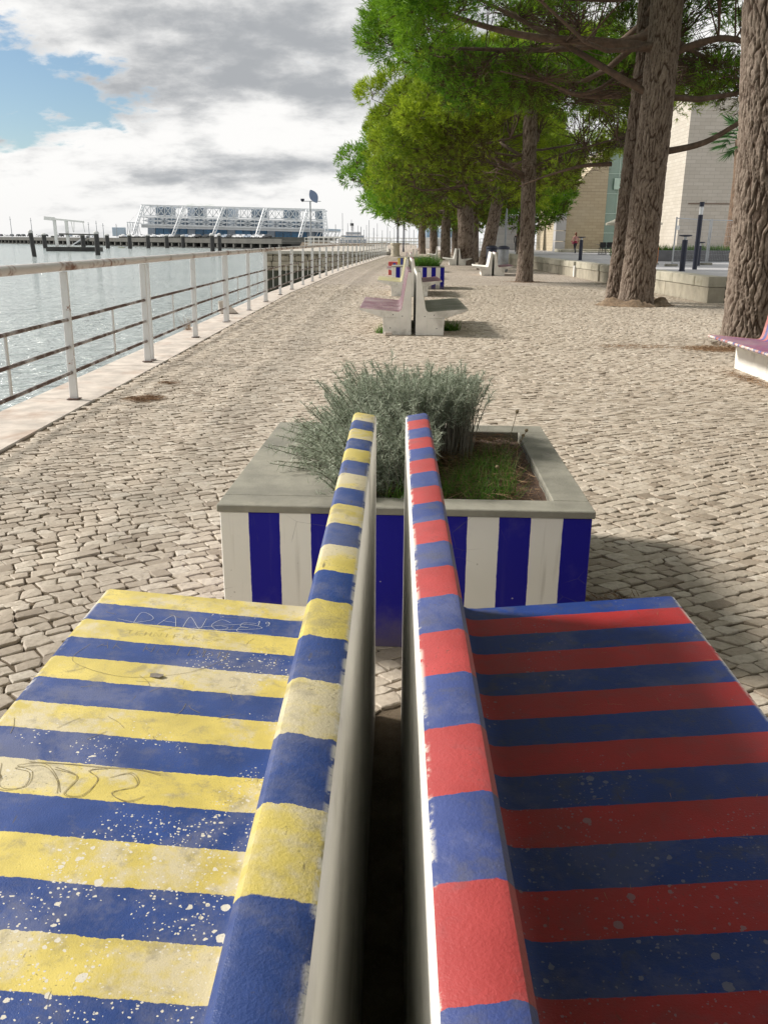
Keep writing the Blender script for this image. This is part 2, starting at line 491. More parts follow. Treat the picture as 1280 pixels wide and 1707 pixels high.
c = gg.mix(gg.ss(n2, 0.45, 0.75, 0.0, 0.35), c, (0.30, 0.25, 0.20))
hh = n1
M['cobble'] = finish(m, gg, c, 0.62, hh, 0.55, 0.006, spec=0.4)

# far paving: same stone, joints too fine to build
m, gg = new_mat('far_cobbles')
tc = gg.n('ShaderNodeTexCoord', out=3)
mp = gg.mapv(tc, (11.5, 14.5, 1), rot=(0, 0, R(-35)))
vo = gg.n('ShaderNodeTexVoronoi', {'Vector': mp, 'Scale': 1.0, 'Randomness': 0.55}, out=None, feature='F1', distance='CHEBYCHEV')
ve = gg.vor(mp, 1.0, 'DISTANCE_TO_EDGE', 0.55)
cc = gg.n('ShaderNodeSeparateColor', {0: vo.outputs['Color']}, out=None)
c = gg.mix(cc.outputs[0], (0.36, 0.305, 0.25), (0.56, 0.49, 0.42))
big = gg.noise(tc, 0.45, 6.0, 0.65)
c = gg.mix(gg.ss(big, 0.4, 0.75, 0.0, 0.35), c, (0.32, 0.265, 0.21))
c = gg.mix(gg.ss(ve, 0.03, 0.1, 0.75, 0.0), c, (0.12, 0.095, 0.07))
hh = gg.m('ADD', gg.ss(ve, 0.0, 0.16), gg.m('MULTIPLY', cc.outputs[1], 0.5))
M['far_cobble'] = finish(m, gg, c, 0.75, hh, 0.6, 0.012, spec=0.3)

COB_END = 27.0
LEDGE_X = 7.36
gm = MB()
ys = [-14, 22, 24.5, 29, 33.5, 42, 50, 62, 79.6]
for a, b in zip(ys[:-1], ys[1:]):
    gm.add([(rail_x(a) + 0.10, a, -0.009), (320, a, -0.009), (320, b, -0.009), (rail_x(b) + 0.10, b, -0.009)], [(0, 1, 2, 3)])
gm.add([(rail_x(79.6) + 0.10, 79.6, -0.009), (320, 79.6, -0.009), (320, 420, -0.009), (-40, 420, -0.009), (-14, 141, -0.009), (-12, 140, -0.009)], [(0, 1, 2, 3, 4, 5)])
ground = tag(gm.build('ground', M['joint_sand']), kind='structure')
fm = MB()
fy = [COB_END, 29, 33.5, 42, 50, 62, 79.6]
for a, b in zip(fy[:-1], fy[1:]):
    fm.add([(rail_x(a) + 0.19, a, -0.003), (120, a, -0.003), (120, b, -0.003), (rail_x(b) + 0.19, b, -0.003)], [(0, 1, 2, 3)])
fm.add([(rail_x(79.6) + 0.19, 79.6, -0.003), (120, 79.6, -0.003), (120, 300, -0.003), (-5, 300, -0.003)], [(0, 1, 2, 3)])
tag(fm.build('promenade_paving', M['far_cobble']), kind='structure')


# ---- cobbles, stone by stone
def wob(a, s1, s2):
    return np.sin(a * s1 + s2) * 0.6 + np.sin(a * s1 * 2.3 + s2 * 1.7) * 0.3 + np.sin(a * s1 * 5.1 + s2 * 3.1) * 0.15


def cob_map(u, v):
    """course coordinates -> ground, with the slow bends of a hand-laid pavement"""
    uu = u + 0.22 * np.sin(v * 0.55 + 0.6) + 0.08 * np.sin(v * 1.7 + u * 0.3)
    vv = v + 0.30 * np.sin(u * 0.42 + 1.1) + 0.07 * np.sin(u * 1.3 + v * 0.4)
    a = R(34)
    return uu * math.cos(a) - vv * math.sin(a), uu * math.sin(a) + vv * math.cos(a)


stones = []           # (cx, cy, corner array 4x2)
PU, PVV = 0.082, 0.0655
for i in range(-85, 610):
    u0 = -18.0
    n = int(40.0 / PU)
    lens = PU * np.clip(RNG.normal(1.0, 0.2, n), 0.6, 1.6)
    us = u0 + RNG.uniform(0, PU) + np.concatenate([[0], np.cumsum(lens)])
    lo = i * PVV + 0.012 * wob(us, 2.1, i * 1.37)
    hi = (i + 1) * PVV + 0.012 * wob(us, 2.1, (i + 1) * 1.37)
    sk = RNG.normal(0, 0.006, len(us))
    xa, ya = cob_map(us + sk, lo)
    xb, yb = cob_map(us - sk, hi)
    Q = np.stack([np.stack([xa[:-1], ya[:-1]], 1), np.stack([xa[1:], ya[1:]], 1), np.stack([xb[1:], yb[1:]], 1), np.stack([xb[:-1], yb[:-1]], 1)], 1)
    stones.append(Q)
Q = np.concatenate(stones)
C = Q.mean(1)
rx = np.interp(C[:, 1], [p[0] for p in RAIL_PTS], [p[1] for p in RAIL_PTS]) + 0.165 + 0.03
keep = (C[:, 1] > 0.9) & (C[:, 1] < COB_END - 0.04) & (C[:, 0] > rx) & (C[:, 0] < 0.62 * C[:, 1] + 2.2) & (C[:, 0] > -0.62 * C[:, 1] - 1.6)
keep &= ~((C[:, 0] > LEDGE_X - 0.04) & (C[:, 1] > 19.75))
# tree pits
TREE_PITS = [(5.0, 11.6, 0.54), (5.47, 18.9, 0.62), (5.33, 20.1, 0.42)]
for px, py, pr_ in TREE_PITS:
    keep &= (C[:, 0] - px) ** 2 + (C[:, 1] - py) ** 2 > pr_ ** 2
keep &= ~((np.abs(C[:, 0] - 0.016) < 0.44) & (C[:, 1] < 2.17))
keep &= ~((np.abs(C[:, 0] - 0.09) < 0.55) & (C[:, 1] > 2.62) & (C[:, 1] < 3.8))
Q, C = Q[keep], C[keep]
order = np.argsort(C[:, 1] + 0.0)
Q, C = Q[order], C[order]


def stone_geo(Q, rng, fine):
    """returns V, F(quads as tris), tint for an array of stones (n,4,2)"""
    n = len(Q)
    c = Q.mean(1, keepdims=True)
    gap = rng.uniform(0.0018, 0.0048, (n, 1, 1))
    d = Q - c
    L = np.linalg.norm(d, axis=2, keepdims=True)
    P4 = c + d * (1 - gap * 1.35 / np.maximum(L, 1e-3)) + rng.normal(0, 0.0035, Q.shape)
    if fine:
        mid = (P4 + np.roll(P4, -1, 1)) / 2
        nrm = mid - c
        nrm /= np.maximum(np.linalg.norm(nrm, axis=2, keepdims=True), 1e-4)
        mid = mid + nrm * rng.normal(0.0012, 0.0028, (n, 4, 1))
        cut = P4 + (c - P4) * rng.uniform(0.0, 0.10, (n, 4, 1))
        P = np.empty((n, 8, 2)); P[:, 0::2] = cut; P[:, 1::2] = mid
    else:
        P = P4
    k = P.shape[1]
    h = rng.normal(0.0, 0.0022, (n, 1))
    tilt = rng.normal(0, 0.03, (n, 1, 2))
    dd = P - c
    ztop = h + (dd * tilt).sum(2)
    tint = np.clip(rng.normal(0.52, 0.24, n), 0, 1)
    ins = 0.88 if fine else 0.90
    Pt = c + dd * ins
    ztopi = h + (dd * ins * tilt).sum(2)
    base = np.concatenate([P, np.full((n, k, 1), -0.03)], 2)
    sh = np.concatenate([P, (ztop - rng.uniform(0.0010, 0.0035, (n, k)))[:, :, None]], 2)
    top = np.concatenate([Pt, (ztopi + rng.normal(0, 0.0008, (n, k)))[:, :, None]], 2)
    if fine:
        cen = np.concatenate([c, (h + rng.uniform(0.0, 0.003, (n, 1)))[:, :, None]], 2)
        V = np.concatenate([base, sh, top, cen], 1)
    else:
        V = np.concatenate([base, sh, top], 1)
    nv = V.shape[1]
    fs = []
    for r0 in (0, 1):
        for a in range(k):
            b = (a + 1) % k
            fs += [(r0 * k + a, r0 * k + b, (r0 + 1) * k + b), (r0 * k + a, (r0 + 1) * k + b, (r0 + 1) * k + a)]
    if fine:
        for a in range(k): fs.append((2 * k + a, 2 * k + (a + 1) % k, 3 * k))
    else:
        fs += [(2 * k, 2 * k + 1, 2 * k + 2), (2 * k, 2 * k + 2, 2 * k + 3)]
    fs = np.array(fs)
    F = (fs[None] + (np.arange(n) * nv)[:, None, None]).reshape(-1, 3)
    return V, F, np.repeat(tint, nv), nv, fs, tint


def px_of(x, y, z=0.0):
    zz_ = z - CAM_H
    dep = y * math.cos(PITCH) - zz_ * math.sin(PITCH)
    return 640 + 1400 * x / dep, 853.5 - 1400 * (y * math.sin(PITCH) + zz_ * math.cos(PITCH)) / dep


# the 300 stones that show largest: nearest ones that neither benches nor planter hide
px, py = px_of(C[:, 0], C[:, 1])
dist2 = C[:, 0] ** 2 + C[:, 1] ** 2
vis = (px > 5) & (px < 1275) & (py < 1220)
vis &= ~((px > 350) & (px < 985) & (py > 690))                       # planter
seat_l = (px > 165 - (py - 992) * 0.86) & (py > 985) & (px < 640)    # near benches hide these
seat_r = (px < 1135 + (py - 1003) * 0.8) & (py > 995) & (px > 640)
vis &= ~seat_l & ~seat_r
idx = np.where(vis)[0]
idx = idx[np.argsort(dist2[idx])][:300]
is_part = np.zeros(len(C), bool); is_part[idx] = True
srng = np.random.default_rng(3)
V, F, T, nv, fs1, tint1 = stone_geo(Q[is_part], srng, True)
for k in range(V.shape[0]):
    vloc = V[k].copy(); cx, cy = C[is_part][k]
    vloc[:, 0] -= cx; vloc[:, 1] -= cy
    me = np_mesh('cobblestone', vloc, fs1, M['cobble'], {'tint': np.full(nv, tint1[k])})
    link('cobblestone', me, ground, (cx, cy, 0))
rest = ~is_part
near = rest & (C[:, 1] < 6.5)
Vn, Fn, Tn, _, _, _ = stone_geo(Q[near], srng, True)
Vf, Ff, Tf, _, _, _ = stone_geo(Q[rest & ~near], srng, False)
Vn = Vn.reshape(-1, 3); Vf = Vf.reshape(-1, 3)
me = np_mesh('cobble_paving', np.concatenate([Vn, Vf]), np.concatenate([Fn, Ff + len(Vn)]), M['cobble'], {'tint': np.concatenate([Tn, Tf])})
o = link('cobble_paving', me, ground); o['kind'] = 'stuff'

# ---- kerb: long pale slabs under the railing
kerb = empty('kerb', kind='structure')
krng = random.Random(4)
y = -0.5
while y < 79:
    L = 1.9 + krng.uniform(-0.12, 0.12) if y < 40 else 4.0
    y2 = min(y + L, 79.4)
    g0 = 0.010
    b = MB()
    xs = []
    for yy in (y + g0, y2 - g0):
        xs.append((rail_x(yy) - 0.40 + krng.uniform(-.004, .004), rail_x(yy) + 0.165 + krng.uniform(-.004, .004)))
    zt = 0.006 + krng.uniform(-0.003, 0.003)
    b.add([(xs[0][0], y + g0, -0.22), (xs[0][1], y + g0, -0.22), (xs[1][1], y2 - g0, -0.22), (xs[1][0], y2 - g0, -0.22),
           (xs[0][0], y + g0, zt), (xs[0][1], y + g0, zt), (xs[1][1], y2 - g0, zt), (xs[1][0], y2 - g0, zt)],
          [(3, 2, 1, 0), (4, 5, 6, 7), (0, 1, 5, 4), (1, 2, 6, 5), (2, 3, 7, 6), (3, 0, 4, 7)])
    b.build('kerb_slab', M['kerb_stone'], kerb, bevel=0.008)
    y = y2

# ---- quay wall below the kerb
M['quay'] = plain('quay_stone', (0.19, 0.175, 0.14), 0.85, 0.3, 1.2, 0.5, (0.05, 0.05, 0.035), 0.7, bscale=20)
b = MB()
for a, c2 in zip(ys[:-1], ys[1:]):
    xa, xb = rail_x(a) - 0.36, rail_x(c2) - 0.36
    b.add([(xa, a, WATER_Z - .5), (xb, c2, WATER_Z - .5), (xb, c2, -0.06), (xa, a, -0.06), (xa + 0.5, a, -0.06), (xb + .5, c2, -0.06)], [(0, 1, 2, 3), (3, 2, 5, 4)])
tag(b.build('quay_wall', M['quay']), kind='structure')

# ---- raised terrace behind the ledge
TER_Z = 0.36
M['terrace'] = plain('terrace_paving', (0.40, 0.395, 0.40), 0.8, 0.1, 0.5, 0.3, (0.30, 0.30, 0.31), 0.5, bscale=12)
b = MB(); b.box(LEDGE_X + 0.42, 160, 20.27, 300, -0.1, TER_Z)
tag(b.build('terrace', M['terrace']), kind='structure')

# =================================================================== BENCHES
def inset_poly(P, d):
    """shrink a (roughly convex, counter-clockwise) polygon by d"""
    n = len(P)
    out = []
    for i in range(n):
        p0, p1, p2 = np.array(P[i - 1]), np.array(P[i]), np.array(P[(i + 1) % n])
        e1 = (p1 - p0) / max(np.linalg.norm(p1 - p0), 1e-9); e2 = (p2 - p1) / max(np.linalg.norm(p2 - p1), 1e-9)
        n1 = np.array((-e1[1], e1[0])); n2 = np.array((-e2[1], e2[0]))
        b = n1 + n2
        L = np.linalg.norm(b)
        b = b / max(L, 1e-6)
        k = d / max(0.35, float(b @ n1))
        out.append(tuple(p1 + b * k))
    return out


def extrude_profile(P, mats, y_far, y_near, sgn, bev=0.005, nsec=1):
    """prism along Y of polygon P (s,z); mats[i] = material slot of the side from i to i+1; ends bevelled"""
    mb = MB()
    Pin = inset_poly(P, bev)
    secs = [(Pin, y_far)] + [(P, y_far - bev + (y_near + bev - (y_far - bev)) * t / nsec) for t in range(nsec + 1)] + [(Pin, y_near)]
    n = len(P)
    vs = []
    for poly, yy in secs:
        vs += [(sgn * s, yy, z) for s, z in poly]
    for k in range(len(secs) - 1):
        for i in range(n):
            j = (i + 1) % n
            f = (k * n + i, k * n + j, (k + 1) * n + j, (k + 1) * n + i)
            if sgn > 0: f = f[::-1]
            mb.f.append(f[::-1]); mb.m.append(mats[i])
    mb.v = vs
    e0 = tuple(range(n)); e1 = tuple((len(secs) - 1) * n + i for i in range(n))
    mb.f += [e0[::-1], e1]; mb.m += [0, 0]
    if sgn < 0:
        pass
    return mb


BACK = [(0.035, 0.0), (0.2, 0.0), (0.2, 0.3475), (0.188, 0.362), (0.178, 0.39), (0.171, 0.425), (0.0975, 0.872), (0.0950, 0.8845), (0.0895, 0.8905), (0.082, 0.8925), (0.042, 0.8855), (0.0372, 0.8825), (0.035, 0.877)]
BACK_M = [0, 0, 1, 1, 1, 1, 1, 1, 1, 1, 1, 0, 0]
SEAT = [(0.2, 0.245), (0.46, 0.245), (0.784, 0.352), (0.7915, 0.361), (0.7925, 0.371), (0.788, 0.380), (0.777, 0.3845), (0.29, 0.3425), (0.24, 0.3385), (0.217, 0.3395), (0.2, 0.3475)]
SEAT_M = [0, 0, 1, 1, 1, 1, 1, 1, 1, 1, 0]
LEG = [(0.2, 0.0), (0.44, 0.0), (0.452, 0.2445), (0.2, 0.2445)]
LEG_M = [0, 0, 0, 0]


def fix_normals(me):
    bm = bmesh.new(); bm.from_mesh(me)
    bmesh.ops.recalc_face_normals(bm, faces=bm.faces)
    bm.to_mesh(me); bm.free()


def bench(loc, rz, sgn, length, paint, label, group, side=None, scale=1.0, bolts=True):
    t = empty('bench', loc, rz, label=label, cat='bench', group=group)
    t.scale = (scale,) * 3
    mats = [side or M['bench_white'], paint]
    for nm, P, mm in (('backrest', BACK, BACK_M), ('seat', SEAT, SEAT_M), ('base', LEG, LEG_M)):
        o = extrude_profile(P, mm, 0.0, -length, sgn).build(nm, mats, t)
        fix_normals(o.data)
        o.data.polygons.foreach_set('use_smooth', [True] * len(o.data.polygons))
        o.data.set_sharp_from_angle(angle=R(32))
        if nm == 'base' and bolts:
            for (s, z) in ((0.30, 0.29), (0.165, 0.27), (0.34, 0.10)):
                bo = MB(); bo.lathe([(0.008, -0.002), (0.008, 0.001), (0.006, 0.002)], 8)
                q = bo.build('bolt_hole', M['dark'], t)
                q.rotation_euler = (math.pi / 2, 0, 0); q.location = (sgn * s, -length, z)
    return t


M['dark'] = plain('dark_metal', (0.02, 0.02, 0.022), 0.5, 0.2, 8, 0.1)

CX, YAW = 0.0165, R(-0.68)
FAR = 2.165
b_y = bench((CX - 0.003, FAR, 0), YAW, -1, 2.46, M['paint_yellow'], 'concrete bench painted in yellow and blue stripes, sunlit and chipped', 'benches down the middle of the promenade')
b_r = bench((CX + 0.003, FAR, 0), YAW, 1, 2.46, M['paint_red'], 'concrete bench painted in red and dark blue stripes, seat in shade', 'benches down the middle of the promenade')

# far pairs down the middle
bench((0.435, 14.93, 0), R(-0.6), -1, 2.46, M['paint_pink'], 'white sided bench with faded pink striped seat facing the water', 'benches down the middle of the promenade')
bench((0.445, 14.90, 0), R(-1.0), 1, 2.46, M['paint_olive'], 'white sided bench with dark olive striped seat, just beyond the shrub planter', 'benches down the middle of the promenade')
bench((0.60, 23.85, 0), R(-0.5), -1, 2.46, M['paint_olive_yellow'], 'bench with olive and yellow seat facing the water, before blue striped planter', 'benches down the middle of the promenade')
bench((0.61, 23.80, 0), R(-0.5), 1, 2.46, M['paint_purple'], 'bench with purple and red seat in front of blue striped planter', 'benches down the middle of the promenade')
bench((0.86, 33.4, 0), R(-1.2), -1, 2.46, M['paint_pink'], 'distant bench with pink seat beside small red and blue block', 'benches down the middle of the promenade', bolts=False)
bench((0.87, 33.4, 0), R(-1.2), 1, 2.46, M['paint_purple'], 'distant dark seated bench in front of yellow striped planter', 'benches down the middle of the promenade', bolts=False)
bench((1.5, 46.0, 0), R(-2), -1, 2.46, M['paint_olive'], 'farthest grey bench of the middle row, facing the water', 'benches down the middle of the promenade', bolts=False)
bench((1.52, 46.0, 0), R(-2), 1, 2.46, M['paint_pink'], 'farthest bench of the middle row, facing the trees', 'benches down the middle of the promenade', bolts=False)
# row under the trees
bench((4.27, 9.32, 0), R(-1.5), -1, 2.46, M['paint_rose_blue'], 'bench with pink and blue striped seat edge beside the nearest pine trunk', 'benches under the pines', scale=0.95)
bench((4.40, 36.9, 0), R(-4.5), -1, 2.46, M['bench_white'], 'plain white bench beside pine trunk, back towards the ledge', 'benches under the pines', bolts=False)
bench((4.42, 36.9, 0), R(-4.5), 1, 2.46, M['paint_purple'], 'white bench with maroon seat facing the stone ledge', 'benches under the pines', bolts=False)
bench((4.1, 51.3, 0), R(-3), -1, 2.46, M['bench_white'], 'plain white bench by the thick dark trunk, facing the water', 'benches under the pines', bolts=False)
bench((4.12, 51.3, 0), R(-3), 1, 2.46, M['bench_white'], 'plain white bench by the thick dark trunk, facing the ledge', 'benches under the pines', bolts=False)
bench((3.9, 66.0, 0), R(-3), -1, 2.46, M['bench_white'], 'farthest plain white bench under the pines', 'benches under the pines', bolts=False)


# ---- scratched lettering and marker scribbles on the yellow bench (flat marks)
M['mark_white'] = plain('white_scratch', (0.52, 0.53, 0.58), 0.8, 0.1, 20, 0.0)
M['mark_dark'] = plain('dark_marker', (0.22, 0.18, 0.09), 0.8, 0.2, 20, 0.0)


def seat_z(s):
    return float(np.interp(s, [0.25, 0.29, 0.777], [0.3415, 0.3425, 0.3845]))


def scribble(strokes, w, mat, name, parent, sgn=-1, lift=0.0009):
    """flat strokes on the seat top; points (s along seat, y local)"""
    mb = MB()
    for st in strokes:
        pts = [Vector((sgn * s, yy, seat_z(s) + lift)) for s, yy in st]
        L, Rr = [], []
        for i, p in enumerate(pts):
            d = (pts[min(i + 1, len(pts) - 1)] - pts[max(i - 1, 0)])
            d = d.normalized() if d.length > 1e-9 else Vector((1, 0, 0))
            nn = Vector((-d.y, d.x, 0)) * w / 2
            L.append(p + nn); Rr.append(p - nn)
        n = len(pts)
        vs = L + Rr
        fs = []
        for i in range(n - 1):
            f = (i, n + i, n + i + 1, i + 1)
            fs.append(f)
        mb.add(vs, fs)
    o = mb.build(name, mat, parent)
    return o


def curve_pts(pts, n=10):
    """Catmull-Rom through the points"""
    P = [np.array(p, float) for p in pts]
    P = [P[0]] + P + [P[-1]]
    out = []
    for i in range(1, len(P) - 2):
        for k in range(n):
            t = k / n
            a, b, c, d = P[i - 1], P[i], P[i + 1], P[i + 2]
            out.append(tuple(0.5 * ((2 * b) + (c - a) * t + (2 * a - 5 * b + 4 * c - d) * t * t + (3 * b - a - 3 * c + d) * t ** 3)))
    out.append(tuple(P[-2]))
    return out


GL = {  # letters as strokes in a unit cell (x right, y up)
    'D': [[(0.1, 0), (0.15, 1), (0.7, 0.8), (0.85, 0.4), (0.1, 0)]],
    'A': [[(0, 0), (0.5, 1), (0.9, 0)], [(0.15, 0.4), (0.8, 0.35)]],
    'N': [[(0, 0), (0.1, 1), (0.8, 0), (0.9, 1)]],
    'G': [[(0.9, 0.8), (0.4, 1), (0.05, 0.4), (0.5, 0), (0.9, 0.3), (0.55, 0.42)]],
    'E': [[(0.9, 0.95), (0.3, 0.9), (0.2, 0.55), (0.6, 0.5), (0.2, 0.45), (0.15, 0.05), (0.9, 0.0)]],
    '1': [[(0.3, 0.7), (0.5, 1), (0.5, 0)]],
    '9': [[(0.8, 0.75), (0.5, 1), (0.2, 0.75), (0.5, 0.5), (0.8, 0.75), (0.75, 0.2), (0.4, 0)]],
    'J': [[(0.2, 1), (0.8, 1)], [(0.55, 1), (0.55, 0.15), (0.2, 0.1)]],
    'H': [[(0.1, 0), (0.1, 1)], [(0.8, 0), (0.8, 1)], [(0.1, 0.5), (0.8, 0.5)]],
    'I': [[(0.4, 0), (0.4, 1)]],
    'F': [[(0.1, 0), (0.1, 1), (0.8, 1)], [(0.1, 0.5), (0.6, 0.5)]],
    'R': [[(0.1, 0), (0.1, 1), (0.7, 0.8), (0.15, 0.5), (0.8, 0)]],
}


def write(txt, s0, y0, cw, chh, smooth, slant=0.0):
    """text read from the camera: x runs towards the backrest on the left bench"""
    out = []
    for i, ch in enumerate(txt):
        if ch == ' ': continue
        for st in GL[ch]:
            p = [(s0 - (i + q[0] * 0.8) * cw, y0 + q[1] * chh + slant * i) for q in st]
            out.append(curve_pts(p, 6) if smooth else p)
    return out


# white scratched tag on the first blue stripe, with its flourish
ws = write('DANGE', 0.66, -0.198, 0.066, 0.062, True) + write('19', 0.35, -0.150, 0.022, 0.026, True)
ws += [curve_pts([(0.70, -0.185), (0.56, -0.212), (0.42, -0.19), (0.33, -0.165), (0.38, -0.15), (0.50, -0.205), (0.30, -0.2)], 8)]
scribble(ws, 0.0011, M['mark_white'], 'scratched_lettering', b_y)['kind'] = 'stuff'
ds = write('JEHNIFER', 0.66, -0.262, 0.024, 0.02, False) + write('AR HNIDDR', 0.70, -0.345, 0.036, 0.034, False)
rr_ = random.Random(9)
for k in range(26):
    s0, y0 = rr_.uniform(0.33, 0.76), rr_.uniform(-0.75, -0.08)
    a = rr_.uniform(0, 6.28); l = rr_.uniform(0.015, 0.06)
    ds.append(curve_pts([(s0, y0), (s0 + l * .5 * math.cos(a) + rr_.uniform(-.006, .006), y0 + l * .5 * math.sin(a)), (min(.77, s0 + l * math.cos(a)), y0 + l * math.sin(a))], 4))
ds.append(curve_pts([(0.72, -0.33), (0.73, -0.42), (0.60, -0.47), (0.47, -0.43), (0.40, -0.36), (0.39, -0.31)], 8))
scribble(ds, 0.0009, M['mark_dark'], 'scratched_lettering', b_y)['kind'] = 'stuff'
gs = []
for k in range(2):
    o_ = 0.0028 * k
    def gp(pts): return curve_pts([(a_ + rr_.uniform(-.003, .003), -0.85 + (b_ + 1.0) * 0.62 + o_ - 0.003 + rr_.uniform(-.003, .003)) for a_, b_ in pts], 7)
    gs.append(gp([(0.775, -1.05), (0.74, -0.96), (0.70, -1.02), (0.725, -1.06), (0.77, -1.0)]))
    gs.append(gp([(0.72, -0.95), (0.69, -1.06), (0.65, -1.05), (0.655, -0.98), (0.69, -0.96), (0.64, -0.94), (0.60, -1.0), (0.585, -1.06)]))
    gs.append(gp([(0.62, -0.95), (0.57, -0.98), (0.575, -1.06), (0.54, -1.07), (0.53, -0.99), (0.555, -0.95), (0.52, -0.93)]))
    gs.append(gp([(0.51, -0.97), (0.475, -0.94), (0.455, -1.0), (0.495, -1.04), (0.46, -1.07), (0.435, -1.05)]))
    gs.append(gp([(0.67, -0.93), (0.60, -0.925), (0.53, -0.93), (0.47, -0.925), (0.42, -0.94)]))
scribble(gs, 0.0010, M['mark_dark'], 'marker_scribble', b_y)['kind'] = 'stuff'
# the chip in the third yellow stripe
mb = MB()
pp = []
for k in range(14):
    a = 2 * math.pi * k / 14
    rr0 = 1 + rr_.uniform(-.25, .25)
    pp.append((-(0.535 + 0.026 * rr0 * math.cos(a)), -0.452 + 0.011 * rr0 * math.sin(a) + 0.25 * 0.02 * math.cos(a), seat_z(0.535) + 0.0012 + 0.0022 * -math.cos(a)))
mb.add(pp, [tuple(range(14))])
mb.build('paint_chip', plain('bare_cement', (0.17, 0.15, 0.13), 0.9, 0.3, 60, 0.4), b_y)

# =================================================================== PLANTER
def planter(loc, rz, A, B, label, wid=0.1017, size=(1.22, 1.30), opening=(0.385, 0.12, 0.115, 0.135), zt=0.5, detail=True, x_start=None):
    W, D = size
    t = empty('planter', loc, rz, label=label, cat='planter', group='painted planters along the middle of the promenade')
    mf = planter_paint('planter_front_paint', A, B, -W / 2 if x_start is None else x_start, wid, 0)
    ms = planter_paint('planter_side_paint', B, A, 0.0, wid, 1)
    e = 0.008
    # four walls, butted
    for nm, a in (('front_wall', (-W / 2 + e, W / 2 - e, e, e + 0.06)), ('back_wall', (-W / 2 + e, W / 2 - e, D - e - 0.06, D - e))):
        mb = MB(); mb.box(a[0], a[1], a[2], a[3], 0, zt - 0.026)
        mb.build(nm, mf, t, bevel=0.003)
    for nm, a in (('side_wall', (-W / 2 + e + .001, -W / 2 + e + 0.06)), ('side_wall', (W / 2 - e - 0.06, W / 2 - e - .001))):
        mb = MB(); mb.box(a[0], a[1], e + 0.0605, D - e - 0.0605, 0, zt - 0.026)
        mb.build(nm, ms, t, bevel=0.003)
    l, r, f, bk = opening
    z0, z1 = zt - 0.025, zt
    for a in ((-W / 2, W / 2, 0, f), (-W / 2, W / 2, D - bk, D), (-W / 2, -W / 2 + l, f + 0.0006, D - bk - 0.0006), (W / 2 - r, W / 2, f + 0.0006, D - bk - 0.0006)):
        mb = MB(); mb.box(a[0], a[1], a[2], a[3], z0, z1)
        mb.build('coping_slab', M['concrete_grey'], t, bevel=0.003)
    # inner lining down to the soil
    mb = MB()
    x0, x1, y0, y1 = -W / 2 + l, W / 2 - r, f, D - bk
    mb.add([(x0, y0, z0), (x1, y0, z0), (x1, y1, z0), (x0, y1, z0), (x0, y0, .3), (x1, y0, .3), (x1, y1, .3), (x0, y1, .3)], [(0, 1, 5, 4), (1, 2, 6, 5), (2, 3, 7, 6), (3, 0, 4, 7)])
    mb.build('lining', M['concrete_grey'], t)
    # soil surface
    nx, ny = 26, 34
    vs, fs = [], []
    for j in range(ny + 1):
        for i in range(nx + 1):
            vs.append((x0 + (x1 - x0) * i / nx, y0 + (y1 - y0) * j / ny, zt - 0.035 + random.uniform(-0.01, 0.01)))
    for j in range(ny):
        for i in range(nx):
            q = j * (nx + 1) + i
            fs.append((q, q + 1, q + nx + 2, q + nx + 1))
    mb = MB(); mb.add(vs, fs)
    mb.build('soil', M['soil'], t, sharp=180)
    return t


M['soil'] = plain('soil', (0.075, 0.045, 0.03), 0.95, 0.4, 30, 0.6, (0.14, 0.08, 0.05), 0.7, bscale=150)
PL_RZ = R(-2.2)
PL_LOC = (0.066, 2.572, 0)
pl = planter(PL_LOC, PL_RZ, PLW, PLB, 'low square planter painted in blue and white stripes, silvery shrub inside')
planter((0.905, 24.6, 0), R(-1), PLW, PLB, 'farther planter with blue and white stripes behind purple bench', size=(1.5, 1.5), wid=0.125, zt=0.62)
planter((1.25, 38.0, 0), R(-2), (0.62, 0.52, 0.14), (0.06, 0.08, 0.3), 'distant planter with yellow and blue stripes', size=(1.5, 1.5), wid=0.125, zt=0.6)
# red and blue block by the distant bench
t = empty('painted_block', (0.28, 34.6, 0), 0, label='small red block with blue patch standing behind the bench', cat='block')
MB().box(-0.18, 0.18, 0, 0.4, 0, 0.50).build('block', plain('red_paint', (0.55, 0.08, 0.07), 0.5), t, bevel=0.01)
MB().box(0.0, 0.11, -0.004, -0.0005, 0.28, 0.46).build('painted_patch', plain('blue_paint', (0.05, 0.07, 0.4), 0.5), t)

PLM = Matrix.Translation(PL_LOC) @ Matrix.Rotation(PL_RZ, 4, 'Z')


def blades(org, dirs, L, W, rng, bend=0.3, seg=2):
    """grass-like blades: org (n,3), dirs (n,3) unit, lengths (n), widths (n) -> V,F"""
    n = len(org)
    d = dirs / np.linalg.norm(dirs, axis=1, keepdims=True)
    side = np.cross(d, rng.normal(size=(n, 3)))
    side /= np.maximum(np.linalg.norm(side, axis=1, keepdims=True), 1e-6)
    bd = np.cross(d, side)
    V = []
    for k in range(seg + 1):
        t = k / seg
        w = W * (1 - t ** 1.5) * 0.5
        p = org + d * (L * t)[:, None] + bd * (L * bend * t * t)[:, None]
        V += [p - side * w[:, None], p + side * w[:, None]]
    V = np.stack(V, 1)                      # n, 2*(seg+1), 3
    nv = 2 * (seg + 1)
    fs = []
    for k in range(seg):
        a = 2 * k
        fs += [(a, a + 1, a + 3), (a, a + 3, a + 2)]
    F = (np.array(fs)[None] + (np.arange(n) * nv)[:, None, None]).reshape(-1, 3)
    return V.reshape(-1, 3), F, nv


